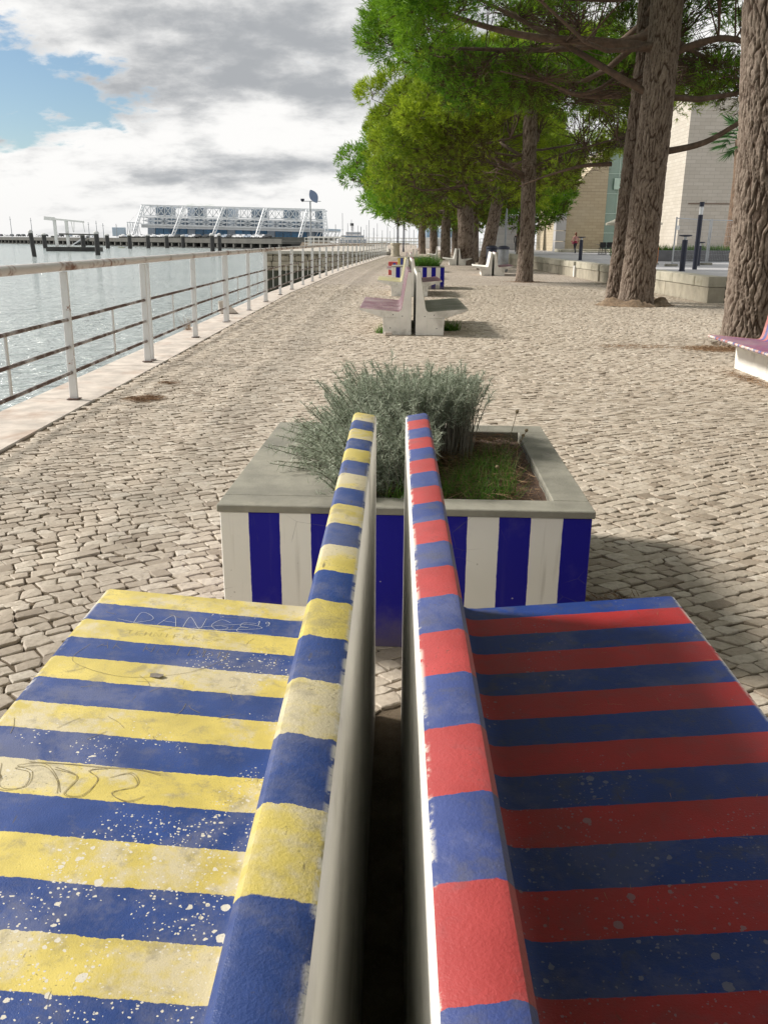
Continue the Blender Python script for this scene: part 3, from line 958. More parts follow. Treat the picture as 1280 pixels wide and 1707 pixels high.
# ---- silvery shrub
M['silver_leaf'] = leaf_mat('silver_leaf', (0.22, 0.265, 0.19), (0.52, 0.56, 0.45), 0.3, rough=0.8)
M['stem'] = plain('shrub_stem', (0.19, 0.175, 0.14), 0.9, 0.3, 30, 0.3)
brng = np.random.default_rng(21)
stems = []
def add_stems(n, bx, by, top_off, top_z, bare=0.35):
    for _ in range(n):
        x0, y0 = brng.uniform(*bx), brng.uniform(*by)
        ex = top_off[0] + top_off[1] * float(np.clip(brng.normal(), -1.6, 1.6)); ey = top_off[2] + top_off[3] * float(np.clip(brng.normal(), -1.6, 1.6))
        zt = brng.normal(top_z[0], top_z[1])
        stems.append((np.array((x0, y0, 0.43)), np.array((x0 + ex, y0 + ey, 0.43 + zt)), bare))
# local planter coordinates (x right, y away)
add_stems(320, (-0.18, 0.06), (0.55, 1.10), (-0.05, 0.08, 0.0, 0.07), (0.32, 0.045))
add_stems(280, (0.02, 0.26), (0.75, 1.12), (0.005, 0.045, 0.0, 0.06), (0.32, 0.03), 0.5)
add_stems(320, (-0.20, 0.10), (0.22, 0.70), (-0.05, 0.07, -0.03, 0.07), (0.235, 0.06), 0.25)
add_stems(190, (-0.20, -0.06), (0.35, 0.95), (-0.15, 0.06, -0.02, 0.08), (0.19, 0.06), 0.12)
add_stems(60, (-0.22, -0.14), (0.45, 0.85), (-0.24, 0.05, -0.03, 0.06), (0.13, 0.04), 0.1)
add_stems(55, (-0.20, -0.06), (0.14, 0.40), (-0.06, 0.05, -0.01, 0.05), (0.16, 0.05), 0.2)
LO, LD, SV = [], [], MB()
for a, b, bare in stems:
    mid = (a + b) / 2 + np.array((-(b - a)[0] * 0.28, -(b - a)[1] * 0.28, 0.03)) + brng.normal(0, 0.012, 3)
    pts = [(1 - t) ** 2 * a + 2 * t * (1 - t) * mid + t * t * b for t in np.linspace(0, 1, 6)]
    SV.tube([tuple(p) for p in pts], [0.0028, 0.0025, 0.0022, 0.0019, 0.0015, 0.001], 3, cap=False)
    nl = brng.integers(60, 84)
    ts = bare + (1 - bare) * brng.uniform(0, 1, nl) ** 0.75
    P = ((1 - ts) ** 2)[:, None] * a + (2 * ts * (1 - ts))[:, None] * mid + (ts ** 2)[:, None] * b
    D = (2 * (1 - ts))[:, None] * (mid - a) + (2 * ts)[:, None] * (b - mid)
    D /= np.linalg.norm(D, axis=1, keepdims=True)
    LO.append(P); LD.append(D * 0.55 + brng.normal(0, 0.7, (nl, 3)))
LO, LD = np.concatenate(LO), np.concatenate(LD)
n = len(LO)
V, F, nv = blades(LO, LD, brng.uniform(0.014, 0.034, n), brng.uniform(0.0024, 0.0038, n), brng, 0.55, 2)
bush = empty('silvery_shrub', (0, 0, 0), label='bushy silver green shrub with needle leaves growing in the striped planter', cat='shrub')
bush.matrix_world = PLM
link('foliage', np_mesh('foliage', V, F, M['silver_leaf'], {'tint': np.repeat(np.clip(brng.normal(0.5, 0.28, n), 0, 1), nv)}), bush)
SV.build('stems', M['stem'], bush)

# ---- grass tufts, pine straw and dry flower stalks in the planter
M['grass'] = leaf_mat('grass_blade', (0.045, 0.12, 0.014), (0.12, 0.25, 0.03), 0.35)
M['straw'] = leaf_mat('pine_straw', (0.15, 0.075, 0.04), (0.38, 0.25, 0.14), 0.1)


def grass(name, spots, label, per=150, hgt=(0.05, 0.11), mat=None, mw=None, kind='stuff', w=(0.0018, 0.003), lean=0.5, cat='grass'):
    O, D = [], []
    rg = np.random.default_rng(len(spots) * 7 + per)
    for (x, y, z, r) in spots:
        k = int(per * (r / 0.08) ** 2)
        a = rg.uniform(0, 6.28, k); rr1 = r * np.sqrt(rg.uniform(0, 1, k))
        O.append(np.stack([x + rr1 * np.cos(a), y + rr1 * np.sin(a), np.full(k, z)], 1))
        D.append(np.stack([rg.normal(0, lean, k), rg.normal(0, lean, k), np.ones(k)], 1))
    O, D = np.concatenate(O), np.concatenate(D)
    n = len(O)
    V, F, nv = blades(O, D, rg.uniform(*hgt, n), rg.uniform(*w, n), rg, 0.35, 3)
    o = link(name, np_mesh(name, V, F, mat or M['grass'], {'tint': np.repeat(rg.uniform(0, 1, n), nv)}))
    if mw is not None: o.matrix_world = mw
    return tag(o, label=label, cat=cat, kind=kind)


grass('grass', [(0.16, 0.24, 0.455, 0.06), (0.26, 0.17, 0.455, 0.05), (0.33, 0.26, 0.455, 0.07), (0.24, 0.42, 0.455, 0.07), (0.36, 0.47, 0.455, 0.05),
                (0.31, 0.60, 0.455, 0.06), (0.08, 0.18, 0.455, 0.05), (-0.02, 0.16, 0.455, 0.05), (0.36, 0.78, 0.455, 0.04)],
      'green grass tufts growing in the planter beside the shrub', 230, (0.06, 0.14), mw=PLM)
rg = np.random.default_rng(8)
n = 2600
O = np.stack([rg.uniform(-0.1, 0.475, n), rg.uniform(0.14, 1.14, n), 0.468 + rg.uniform(0, 0.035, n)], 1)
D = np.stack([rg.normal(0, 1, n), rg.normal(0, 1, n), rg.normal(0.05, 0.18, n)], 1)
V, F, nv = blades(O, D, rg.uniform(0.05, 0.13, n), rg.uniform(0.0012, 0.0024, n), rg, 0.15, 2)
inside = (V.reshape(n, nv, 3)[:, :, 0].max(1) < 0.488) & (V.reshape(n, nv, 3)[:, :, 1].min(1) > 0.118) & (V.reshape(n, nv, 3)[:, :, 1].max(1) < 1.16)
F = F.reshape(n, -1, 3)[inside].reshape(-1, 3)
o = link('pine_straw', np_mesh('pine_straw', V, F, M['straw'], {'tint': np.repeat(rg.uniform(0, 1, n), nv)}))
o.matrix_world = PLM
tag(o, label='brown pine straw covering the soil in the planter', cat='straw', kind='stuff')
M['dry_head'] = plain('dry_flower_head', (0.25, 0.19, 0.11), 0.9, 0.3, 90, 0.5)
for k, (x, y, h, lx, lab) in enumerate(((0.415, 0.86, 0.19, 0.03, 'tallest dry flower stalk at the planter back, right of the shrub'), (0.44, 0.80, 0.125, 0.04, 'shorter dry flower stalk beside the tallest one in the planter'),
                                   (0.36, 0.40, 0.075, -0.03, 'pale dry flower head above grass in the planter middle'), (0.455, 0.93, 0.075, 0.03, 'small pale dry flower near the far planter corner'))):
    t = empty('dry_flower', (0, 0, 0), label=lab, cat='flower', group='dry flowers in the planter')
    t.matrix_world = PLM @ Matrix.Translation((x, y, 0.46))
    MB().tube([(0, 0, 0), (lx * 0.3, 0, h * 0.5), (lx, 0.004, h)], [0.0018, 0.0015, 0.0012], 5).build('stalk', M['straw'] if False else M['dry_head'], t)
    MB().lathe([(0.001, -0.006), (0.006, -0.003), (0.0075, 0.002), (0.005, 0.007), (0.001, 0.008)], 8, c=(lx, 0.004, h)).build('flower_head', M['dry_head'], t, sharp=60)

# =================================================================== RAILING
def rusty(name, base, rust=(0.16, 0.065, 0.03), amt=(0.5, 0.62), scale=9.0, stretch=(1, 1, 1)):
    m, gg = new_mat(name)
    tc = gg.mapv(gg.n('ShaderNodeNewGeometry', out=0), stretch)
    n1 = gg.noise(tc, scale, 4.0, 0.66, 0.3)
    n2 = gg.noise(tc, scale * 9, 2.0, 0.6)
    f = gg.ss(gg.m('ADD', n1, gg.m('MULTIPLY', gg.m('SUBTRACT', n2, 0.5), 0.12)), amt[0], amt[1])
    c = gg.mix(f, base, gg.mix(n2, rust, tuple(min(1, x * 1.9) for x in rust)))
    return finish(m, gg, c, gg.m('ADD', gg.m('MULTIPLY', f, 0.4), 0.42), n2, 0.3, 0.002)


M['rail_white'] = rusty('rail_white_paint', (0.70, 0.71, 0.71), amt=(0.64, 0.74))
M['rail_thin'] = rusty('rail_thin_rust', (0.42, 0.39, 0.38), rust=(0.075, 0.045, 0.035), amt=(0.36, 0.56), scale=3.5)
M['rail_hand'] = rusty('rail_handrail', (0.58, 0.54, 0.51), rust=(0.13, 0.06, 0.035), amt=(0.50, 0.66), scale=2.6)
ORD = ['first', 'second', 'third', 'fourth', 'fifth', 'sixth', 'seventh', 'eighth', 'ninth', 'tenth', 'eleventh', 'twelfth', 'thirteenth', 'fourteenth', 'fifteenth', 'sixteenth', 'seventeenth', 'eighteenth', 'nineteenth', 'twentieth']
PANEL = 4.785
ry = 4.70 - PANEL
nr = -1
while ry < 75:
    p0 = Vector((rail_x(ry), ry, 0.012)); p1 = Vector((rail_x(ry + PANEL), ry + PANEL, 0.012))
    nm = ('white railing section with rusty handrail, %s along the water from the camera' % ORD[nr]) if nr >= 0 else 'white railing section beside the camera, outside the left edge'
    t = empty('railing', p0, 0, label=nm, cat='railing', group='railing sections along the water')
    d = p1 - p0
    Ld = d.length
    t.rotation_euler = (0, 0, math.atan2(d.y, d.x) - math.pi / 2)
    lean = 0.018
    def P(y_, z_, dx=0.0): return (dx + lean * z_, y_, z_)
    far_ = ry > 30
    for k, yy in enumerate((0.07, Ld / 2, Ld - 0.07)):
        mb = MB()
        vs = []
        for (z_, w_) in ((0.0, 0.034), (1.045, 0.031)):
            for sx, sy in ((-1, -1), (1, -1), (1, 1), (-1, 1)):
                vs.append(P(yy + sy * 0.0125, z_, sx * w_))
        mb.add(vs, [(3, 2, 1, 0), (4, 5, 6, 7), (0, 1, 5, 4), (1, 2, 6, 5), (2, 3, 7, 6), (3, 0, 4, 7)])
        po = mb.build('post', M['rail_white'], t, bevel=0.0 if far_ else 0.003)
        if not far_:
            MB().box(-0.05, 0.05, yy - 0.045, yy + 0.045, 0.0, 0.008).build('foot_plate', M['rail_thin'], po)
    for z_ in (0.225, 0.44, 0.665):
        sag = random.uniform(-0.006, 0.006)
        MB().tube([P(0.07, z_), P(Ld / 2, z_ + sag), P(Ld - 0.07, z_)], 0.015, 4 if far_ else 8).build('rail', M['rail_thin'], t)
    MB().tube([P(-0.02, 1.085), P(Ld + 0.0, 1.085)], 0.037, 6 if far_ else 14).build('handrail', M['rail_hand'], t, sharp=60)
    for yy in (Ld * 0.25, Ld * 0.75):
        mb = MB(); mb.bar(P(yy, 0.225), P(yy, 0.665), 0.03, 0.012, up=(1, 0, 0))
        mb.build('baluster', M['rail_white'], t)
    ry += PANEL; nr += 1

# litter at the water's edge: pine straw on the cobbles, chip of concrete, a weed
def straw_patch(x, y, rx_, ry_, n, label, tint=(0, 1), zz0=0.012, L=(0.04, 0.10), seed=1):
    rg = np.random.default_rng(seed)
    a = rg.uniform(0, 6.28, n); r_ = np.sqrt(rg.uniform(0, 1, n)) * rg.uniform(0.4, 1, n)
    O = np.stack([x + rx_ * r_ * np.cos(a), y + ry_ * r_ * np.sin(a), rg.uniform(zz0 - 0.006, zz0 + 0.012, n)], 1)
    D = np.stack([rg.normal(0, 1, n), rg.normal(0, 1, n), rg.normal(0, 0.06, n)], 1)
    V, F, nv = blades(O, D, rg.uniform(*L, n), rg.uniform(0.002, 0.0045, n), rg, 0.1, 1)
    o = link('pine_straw', np_mesh('pine_straw', V, F, M['straw'], {'tint': np.repeat(rg.uniform(*tint, n), nv)}))
    return tag(o, label=label, cat='straw', kind='stuff')


straw_patch(-2.06, 7.15, 0.20, 0.16, 700, 'reddish patch of pine straw on cobbles by the kerb', seed=2)
straw_patch(-2.05, 8.0, 0.15, 0.06, 120, 'thin trace of pine straw near the kerb', seed=3)
straw_patch(4.32, 11.0, 0.60, 0.42, 2600, 'brown debris of needles and bark at the nearest pine', seed=4)
straw_patch(3.66, 8.45, 0.14, 0.75, 500, 'straw swept against the foot of the striped bench', seed=5)
straw_patch(3.3, 11.2, 0.8, 0.3, 500, 'scattered dry needles on cobbles left of the nearest pine', seed=6)
straw_patch(0.86, 2.9, 0.22, 0.16, 260, 'dry grass blown against the right planter side', seed=7)
t = empty('concrete_fragment', (-2.93, 15.9, 0.012), 0.3, label='broken grey wedge of concrete lying on the kerb', cat='rubble')
mb = MB(); mb.add([(-.12, -.1, 0), (.2, -.12, 0), (.16, .18, 0), (-.14, .12, 0), (-.16, -.06, .22), (-.04, -.05, .24), (-.02, .1, .2), (-.14, .1, .2)],
                  [(3, 2, 1, 0), (4, 5, 6, 7), (0, 1, 5, 4), (1, 2, 6, 5), (2, 3, 7, 6), (3, 0, 4, 7)])
mb.build('fragment', M['kerb_stone'], t, bevel=0.01)
grass('weed', [(-2.98, 12.9, 0.0, 0.06)], 'small dry weed growing out of the kerb edge', 60, (0.12, 0.32), M['straw'], kind='thing', w=(0.004, 0.008), lean=0.35, cat='weed')
grass('weed', [(-0.05, 12.75, 0.0, 0.10)], 'green weed at the foot of the pink bench', 80, (0.06, 0.2), M['grass'], kind='thing', w=(0.004, 0.009), lean=0.5, cat='weed')
grass('weed', [(1.0, 13.2, 0.0, 0.14)], 'green weed under the olive bench seat', 90, (0.06, 0.22), M['grass'], kind='thing', w=(0.005, 0.01), lean=0.5, cat='weed')
grass('weed', [(1.15, 25.3, 0.58, 0.38)], 'green plants growing in the farther blue striped planter', 60, (0.15, 0.4), M['grass'], kind='thing', w=(0.01, 0.02), lean=0.5, cat='plant')
tag(MB().box(-.055, .055, -.03, .03, 0, .055).build('loose_stone', M['kerb_stone'], bevel=0.01, loc=(0.04, 12.38, 0.0), rz=0.1), label='loose cobble leaning at the pink bench corner', cat='stone')
# dry bits lying on the red and blue seat
mbs = []
rg = np.random.default_rng(77)
n = 60
s_ = rg.uniform(0.3, 0.77, n)
O = np.stack([CX + s_, rg.uniform(0.6, 2.1, n), np.interp(s_, [0.29, 0.777], [0.3425, 0.3845]) + 0.0015], 1)
D = np.stack([rg.normal(0, 1, n), rg.normal(0, 1, n), np.zeros(n)], 1)
V, F, nv = blades(O, D, rg.uniform(0.008, 0.03, n), rg.uniform(0.0008, 0.0016, n), rg, 0.2, 2)
V[:, 2] = np.interp(V[:, 0] - CX, [0.29, 0.777], [0.3425, 0.3845]) + 0.0016
o = link('dry_grass', np_mesh('dry_grass', V, F, M['straw'], {'tint': np.repeat(rg.uniform(0.7, 1, n), nv)}))
tag(o, label='bits of dry grass on the red and blue seat', cat='grass', kind='stuff')

# =================================================================== PINES
def worley(U, Vv, seed, pu):
    """F1, F2 and id on a grid wrapped in U with period pu"""
    iu, iv = np.floor(U).astype(int), np.floor(Vv).astype(int)
    f1 = np.full(U.shape, 9.0); f2 = np.full(U.shape, 9.0); cid = np.zeros(U.shape)
    def h(a, b, k):
        x = np.sin((np.mod(a, pu) * 127.1 + b * 311.7 + k * 74.7 + seed * 19.3)) * 43758.5453
        return x - np.floor(x)
    for da in (-1, 0, 1):
        for db in (-1, 0, 1):
            a, b = iu + da, iv + db
            dx = a + 0.1 + 0.8 * h(a, b, 1) - U; dy = b + 0.1 + 0.8 * h(a, b, 2) - Vv
            dd = np.sqrt(dx * dx + dy * dy)
            m_ = dd < f1
            f2 = np.where(m_, f1, np.minimum(f2, dd))
            cid = np.where(m_, h(a, b, 3), cid)
            f1 = np.minimum(f1, dd)
    return f1, f2, cid


m, gg = new_mat('pine_bark')
ck = gg.n('ShaderNodeAttribute', out=2, attribute_name='crack')
pid = gg.n('ShaderNodeAttribute', out=2, attribute_name='plate')
tc = gg.n('ShaderNodeNewGeometry', out=0)
n1 = gg.noise(gg.mapv(tc, (1, 1, 0.4)), 34.0, 4.0, 0.7)
pc = gg.mix(pid, (0.095, 0.066, 0.05), (0.225, 0.178, 0.143))
pc = gg.mix(gg.ss(n1, 0.35, 0.75, 0, 0.6), pc, (0.36, 0.305, 0.25))
c = gg.mix(ck, pc, (0.05, 0.03, 0.02))
M['bark'] = finish(m, gg, c, 0.9, n1, 0.7, 0.02, spec=0.2)
M['limb'] = plain('pine_limb', (0.105, 0.07, 0.05), 0.9, 0.35, 9, 0.6, (0.17, 0.13, 0.10), 0.5, bscale=40)
M['twig'] = plain('pine_twig', (0.085, 0.052, 0.035), 0.9, 0.3, 9, 0.2)
M['needle'] = leaf_mat('pine_needle', (0.115, 0.20, 0.012), (0.36, 0.46, 0.03), 0.45, dead=(0.075, 0.042, 0.022))
M['needle_dark'] = leaf_mat('pine_needle_dark', (0.065, 0.18, 0.012), (0.23, 0.40, 0.022), 0.45, dead=(0.075, 0.042, 0.022))


def trunk_mesh(path, rads, res_a, res_z, amp, cell, seed):
    """bark as real relief: plates parted by deep furrows"""
    path = np.array(path, float); rads = np.array(rads, float)
    seg = np.linalg.norm(np.diff(path, axis=0), axis=1); L = np.concatenate([[0], np.cumsum(seg)])
    t = np.linspace(0, L[-1], res_z)
    cx = np.interp(t, L, path[:, 0]); cy = np.interp(t, L, path[:, 1]); cz = np.interp(t, L, path[:, 2])
    r = np.interp(t, L, rads)
    # soften the polyline
    for _ in range(3):
        cx[1:-1] = (cx[:-2] + 2 * cx[1:-1] + cx[2:]) / 4; cy[1:-1] = (cy[:-2] + 2 * cy[1:-1] + cy[2:]) / 4
    th = np.linspace(0, 2 * math.pi, res_a, endpoint=False)
    TH, Tt = np.meshgrid(th, t)
    rm = float(rads[0])
    pu = max(5, int(round(2 * math.pi * rm / cell)))
    wu = 0.32 * np.sin(Tt * 3.1 + TH * 2 + seed) + 0.28 * np.sin(Tt * 8.3 + seed * 2 + TH * 5) + 0.12 * np.sin(Tt * 21.0 + TH * 9)
    U = TH / (2 * math.pi) * pu + wu
    Vv = Tt / (cell * 7.5) + 0.25 * np.sin(TH * 3 + Tt * 2.0)
    f1, f2, cid = worley(U, Vv, seed, pu)
    edge = np.clip((f2 - f1) / 0.22, 0, 1)
    edge = edge * edge * (3 - 2 * edge)
    g1, g2, gid = worley(U * 1.9 + 0.25 * np.sin(Tt * 40), Vv * 5.2 + 0.3 * np.sin(TH * 31), seed + 5, 9999)
    sub = np.clip((g2 - g1) / 0.16, 0, 1)
    jit = np.random.default_rng(seed).normal(0, 1, Tt.shape)
    disp = amp * (edge - 0.75) + amp * 0.4 * (sub - 0.6) * edge + amp * 0.8 * (gid - 0.5) * edge + amp * 0.4 * (cid - 0.5) * edge + amp * 0.08 * jit
    cid = 0.45 * cid + 0.55 * gid
    edge = edge * (0.72 + 0.28 * sub)
    flare = 1 + 0.16 * np.exp(-Tt / 0.22) * (1 + 0.5 * np.sin(TH * 5 + seed))
    RR = r[:, None] * flare + disp * (r[:, None] / rm) ** 0.5
    X = cx[:, None] + RR * np.cos(TH); Y = cy[:, None] + RR * np.sin(TH); Z = np.repeat(cz[:, None], res_a, 1)
    V = np.stack([X, Y, Z], 2).reshape(-1, 3)
    i = np.arange(res_z - 1)[:, None] * res_a; j = np.arange(res_a)[None]
    j2 = (j + 1) % res_a
    F = np.stack([i + j, i + j2, i + res_a + j2, i + res_a + j], 2).reshape(-1, 4)
    return np_mesh('trunk', V, F, M['bark'], {'crack': (1 - np.clip(edge * 1.25, 0, 1)).ravel(), 'plate': cid.ravel()}, smooth=True)


def crown_geo(rng, center, rad, zlow, nclump, tufts, K, L, W, mat, clump_r=(0.55, 1.0), inner=0.25, lump=0.18, dead_p=0.05, gap=0.0, cut=None):
    """pine crown: rounded boughs (clumps) over a domed umbrella, each covered in needle tufts"""
    rx_, ry_, rz_ = rad
    ph = rng.uniform(0, 6.28, 6)
    cl, cn, cr, bare, dp = [], [], [], [], []
    gold = math.pi * (3 - math.sqrt(5))
    for k in range(nclump):
        z = 1 - 2 * (k + 0.5) / nclump
        a = k * gold + rng.normal(0, 0.12)
        n = np.array((math.sqrt(1 - z * z) * math.cos(a), math.sqrt(1 - z * z) * math.sin(a), z))
        n += rng.normal(0, 0.08, 3); n /= np.linalg.norm(n)
        lf = 1 + lump * (math.sin(3 * a + ph[0]) * 0.5 + math.sin(5 * a + ph[1]) * 0.3 + math.sin(4 * n[2] + ph[2]) * 0.4) + rng.normal(0, 0.06)
        zr = rz_ if n[2] > 0 else zlow
        if rng.uniform() < gap: continue
        deep = 1.0 if rng.uniform() > inner else rng.uniform(0.45, 0.8)
        c = np.array(center) + n * np.array((rx_, ry_, zr)) * lf * deep * 0.88
        if cut is not None and not cut(c): continue
        hf = math.hypot(c[0] - center[0], c[1] - center[1]) / max(rx_, ry_)
        low_in = hf < 0.74 and c[2] < center[2] + 0.15 * rz_
        if (low_in and rng.uniform() < 0.45) or deep < 1.0 and c[2] < center[2]:
            bare.append(c)
            continue
        dp.append(0.55 if low_in else dead_p)  # low inner clumps browned: dead needles plus painted shade under the crown
        cl.append(c); cn.append(n if deep == 1.0 else n * 0.3 + np.array((0, 0, .3))); cr.append(rng.uniform(*clump_r))
    TO, TD, TT, DD = [], [], [], []
    for c, n, r, dq in zip(cl, cn, cr, dp):
        m_ = int(tufts * (r / np.mean(clump_r)) ** 2 * rng.uniform(0.75, 1.2))
        v = rng.normal(size=(m_, 3)); v /= np.linalg.norm(v, axis=1, keepdims=True)
        bias = n * 0.5 + np.array((0, 0, 0.38))
        v = v + bias; v /= np.linalg.norm(v, axis=1, keepdims=True)
        p = c + v * r * np.array((1, 1, 0.72)) * (0.55 + 0.5 * rng.uniform(0, 1, (m_, 1)) ** 0.55)
        TO.append(p); TD.append(v * 1.0 + np.array((0, 0, 0.5)) + rng.normal(0, 0.22, (m_, 3)))
        TT.append(np.clip(rng.normal(0.5 + rng.normal(0, 0.16), 0.2, m_), 0, 1))
        DD.append((rng.uniform(size=m_) < dq).astype(float) * rng.uniform(0.55, 1.0, m_))
    TO, TD = np.concatenate(TO), np.concatenate(TD); TT, DD = np.concatenate(TT), np.concatenate(DD)
    TD /= np.linalg.norm(TD, axis=1, keepdims=True)
    N = len(TO)
    o = TO[:, None] + TD[:, None] * (rng.uniform(-0.5, 0.6, (N, K, 1)) * L)
    d = TD[:, None] * 0.85 + rng.normal(0, 0.55, (N, K, 3))
    d /= np.linalg.norm(d, axis=2, keepdims=True)
    ln = L * rng.uniform(0.7, 1.15, (N, K, 1))
    tip = o + d * ln
    sd = np.cross(d, rng.normal(size=(N, K, 3))); sd /= np.maximum(np.linalg.norm(sd, axis=2, keepdims=True), 1e-6)
    V = np.stack([o - sd * W / 2, o + sd * W / 2, tip], 2).reshape(-1, 3)
    F = np.arange(len(V)).reshape(-1, 3)
    me = np_mesh('crown', V, F, mat, {'tint': np.repeat(TT, K * 3), 'dead': np.repeat(DD, K * 3)})
    return me, cl, cr, bare


def limb_path(a, b, rng, sag=0.1, n=6):
    a, b = np.array(a), np.array(b)
    L = np.linalg.norm(b - a)
    pts = []
    k1, k2 = rng.normal(0, 0.05 * L, 3), rng.normal(0, 0.035 * L, 3)
    for t in np.linspace(0, 1, n):
        pts.append(tuple(a + (b - a) * t + k1 * math.sin(math.pi * t) + k2 * math.sin(2 * math.pi * t) + np.array((0, 0, -sag * L * math.sin(math.pi * t) * (1 - t)))))
    return pts


def pine(base, label, path, rads, crown, nlimb=14, limb_r=0.07, res=(48, 120), amp=0.02, cell=0.09, seed=1, twigs=5, fork_z=(0.55, 0.95), mat=None, extra_limbs=(), trunk2=None, **ck):
    rng = np.random.default_rng(seed)
    t = empty('pine_tree', (base[0], base[1], 0), label=label, cat='tree', group='pines along the promenade')
    link('trunk', trunk_mesh(path, rads, res[0], res[1], amp, cell, seed), t)
    if trunk2:
        link('trunk', trunk_mesh(trunk2[0], trunk2[1], max(24, res[0] * 2 // 3), res[1], amp, cell, seed + 3), t)
    center, rad, zlow = crown
    me, cl, cr, bare = crown_geo(rng, center, rad, zlow, mat=mat or M['needle'], **ck)
    link('crown', me, t)
    P = np.array(path, float)
    zs = P[:, 2]
    def at(z): return np.array((np.interp(z, zs, P[:, 0]), np.interp(z, zs, P[:, 1]), z))
    tw = MB()
    htop = zs[-1]
    cl = np.array(cl)
    # limbs: each towards a far clump; other clumps hang on the nearest limb point
    ang = np.arctan2(cl[:, 1] - P[-1, 1], cl[:, 0] - P[-1, 0])
    far_i = []
    order = np.argsort(-np.linalg.norm(cl[:, :2] - P[-1, :2], axis=1))
    for i in order:
        if len(far_i) >= nlimb: break
        if all(abs((ang[i] - ang[j] + math.pi) % (2 * math.pi) - math.pi) + abs(cl[i, 2] - cl[j, 2]) * 0.25 > 4.2 / nlimb for j in far_i): far_i.append(i)
    nodes = []
    for i in far_i:
        a = at(htop * rng.uniform(*fork_z))
        a[2] = min(a[2], cl[i, 2] + 0.3)
        a = at(a[2])
        pts = limb_path(a, cl[i] - np.array((0, 0, 0.15)), rng, 0.06, 8)
        r0 = limb_r * rng.uniform(0.7, 1.2)
        mb = MB(); mb.tube(pts, [r0 * (1 - 0.8 * k / 7) for k in range(8)], 7)
        mb.build('limb', M['limb'], t, sharp=60)
        nodes += [np.array(p) for p in pts[2:]]
    for pts, rr in extra_limbs:
        mb = MB(); mb.tube(curve_pts(pts, 6), list(np.linspace(rr[0], rr[1], len(curve_pts(pts, 6)))), 8)
        mb.build('limb', M['limb'], t, sharp=60)
        nodes += [np.array(p) for p in curve_pts(pts, 3)[2:]]
    nodes = np.array(nodes)
    for c, r, nt_ in [(c_, r_, twigs) for c_, r_ in zip(cl, cr)] + [(c_, 1.1, twigs * 3 + 2) for c_ in bare]:
        dd = np.linalg.norm(nodes - c, axis=1)
        s0 = nodes[np.argmin(dd + 0.3 * np.maximum(0, nodes[:, 2] - c[2]))]
        pts = limb_path(s0, c, rng, 0.05, 5)
        rr0 = 0.022 if twigs > 3 else 0.03
        tw.tube(pts, [rr0, rr0 * .8, rr0 * .65, rr0 * .5, rr0 * .35], 4, cap=False)
        for k in range(nt_):
            v = rng.normal(size=3); v[2] = abs(v[2]) * 0.5 - 0.15
            v /= np.linalg.norm(v)
            q = np.array(pts[rng.integers(1, 5)])
            e = c + v * r * rng.uniform(0.6, 1.0)
            mid = (q + e) / 2 + rng.normal(0, 0.08, 3)
            tw.tube([tuple(q), tuple(mid), tuple(e)], [0.011, 0.008, 0.004], 3, cap=False)
    o = tw.build('twigs', M['twig'], t); o['kind'] = 'stuff'
    t_inv = Matrix.Translation((-base[0], -base[1], 0))
    for ch in t.children: ch.matrix_parent_inverse = t_inv
    return t


# nearest pine, trunk at the right edge
pine((5.16, 11.6), 'nearest pine, its thick furrowed trunk at the right edge beside the striped bench',
     [(4.98, 11.6, -0.05), (4.93, 11.62, 1.3), (4.84, 11.65, 2.6), (4.70, 11.7, 4.1), (4.62, 11.7, 6.5), (4.75, 11.7, 8.4)], [0.375, 0.355, 0.34, 0.325, 0.27, 0.16],
     ((5.6, 11.0, 8.0), (6.2, 5.5, 2.6), 1.5), nlimb=12, limb_r=0.11, res=(200, 460), amp=0.027, cell=0.068, seed=3, twigs=6,
     nclump=95, tufts=110, K=8, L=0.22, W=0.022, clump_r=(0.7, 1.1), inner=0.2)

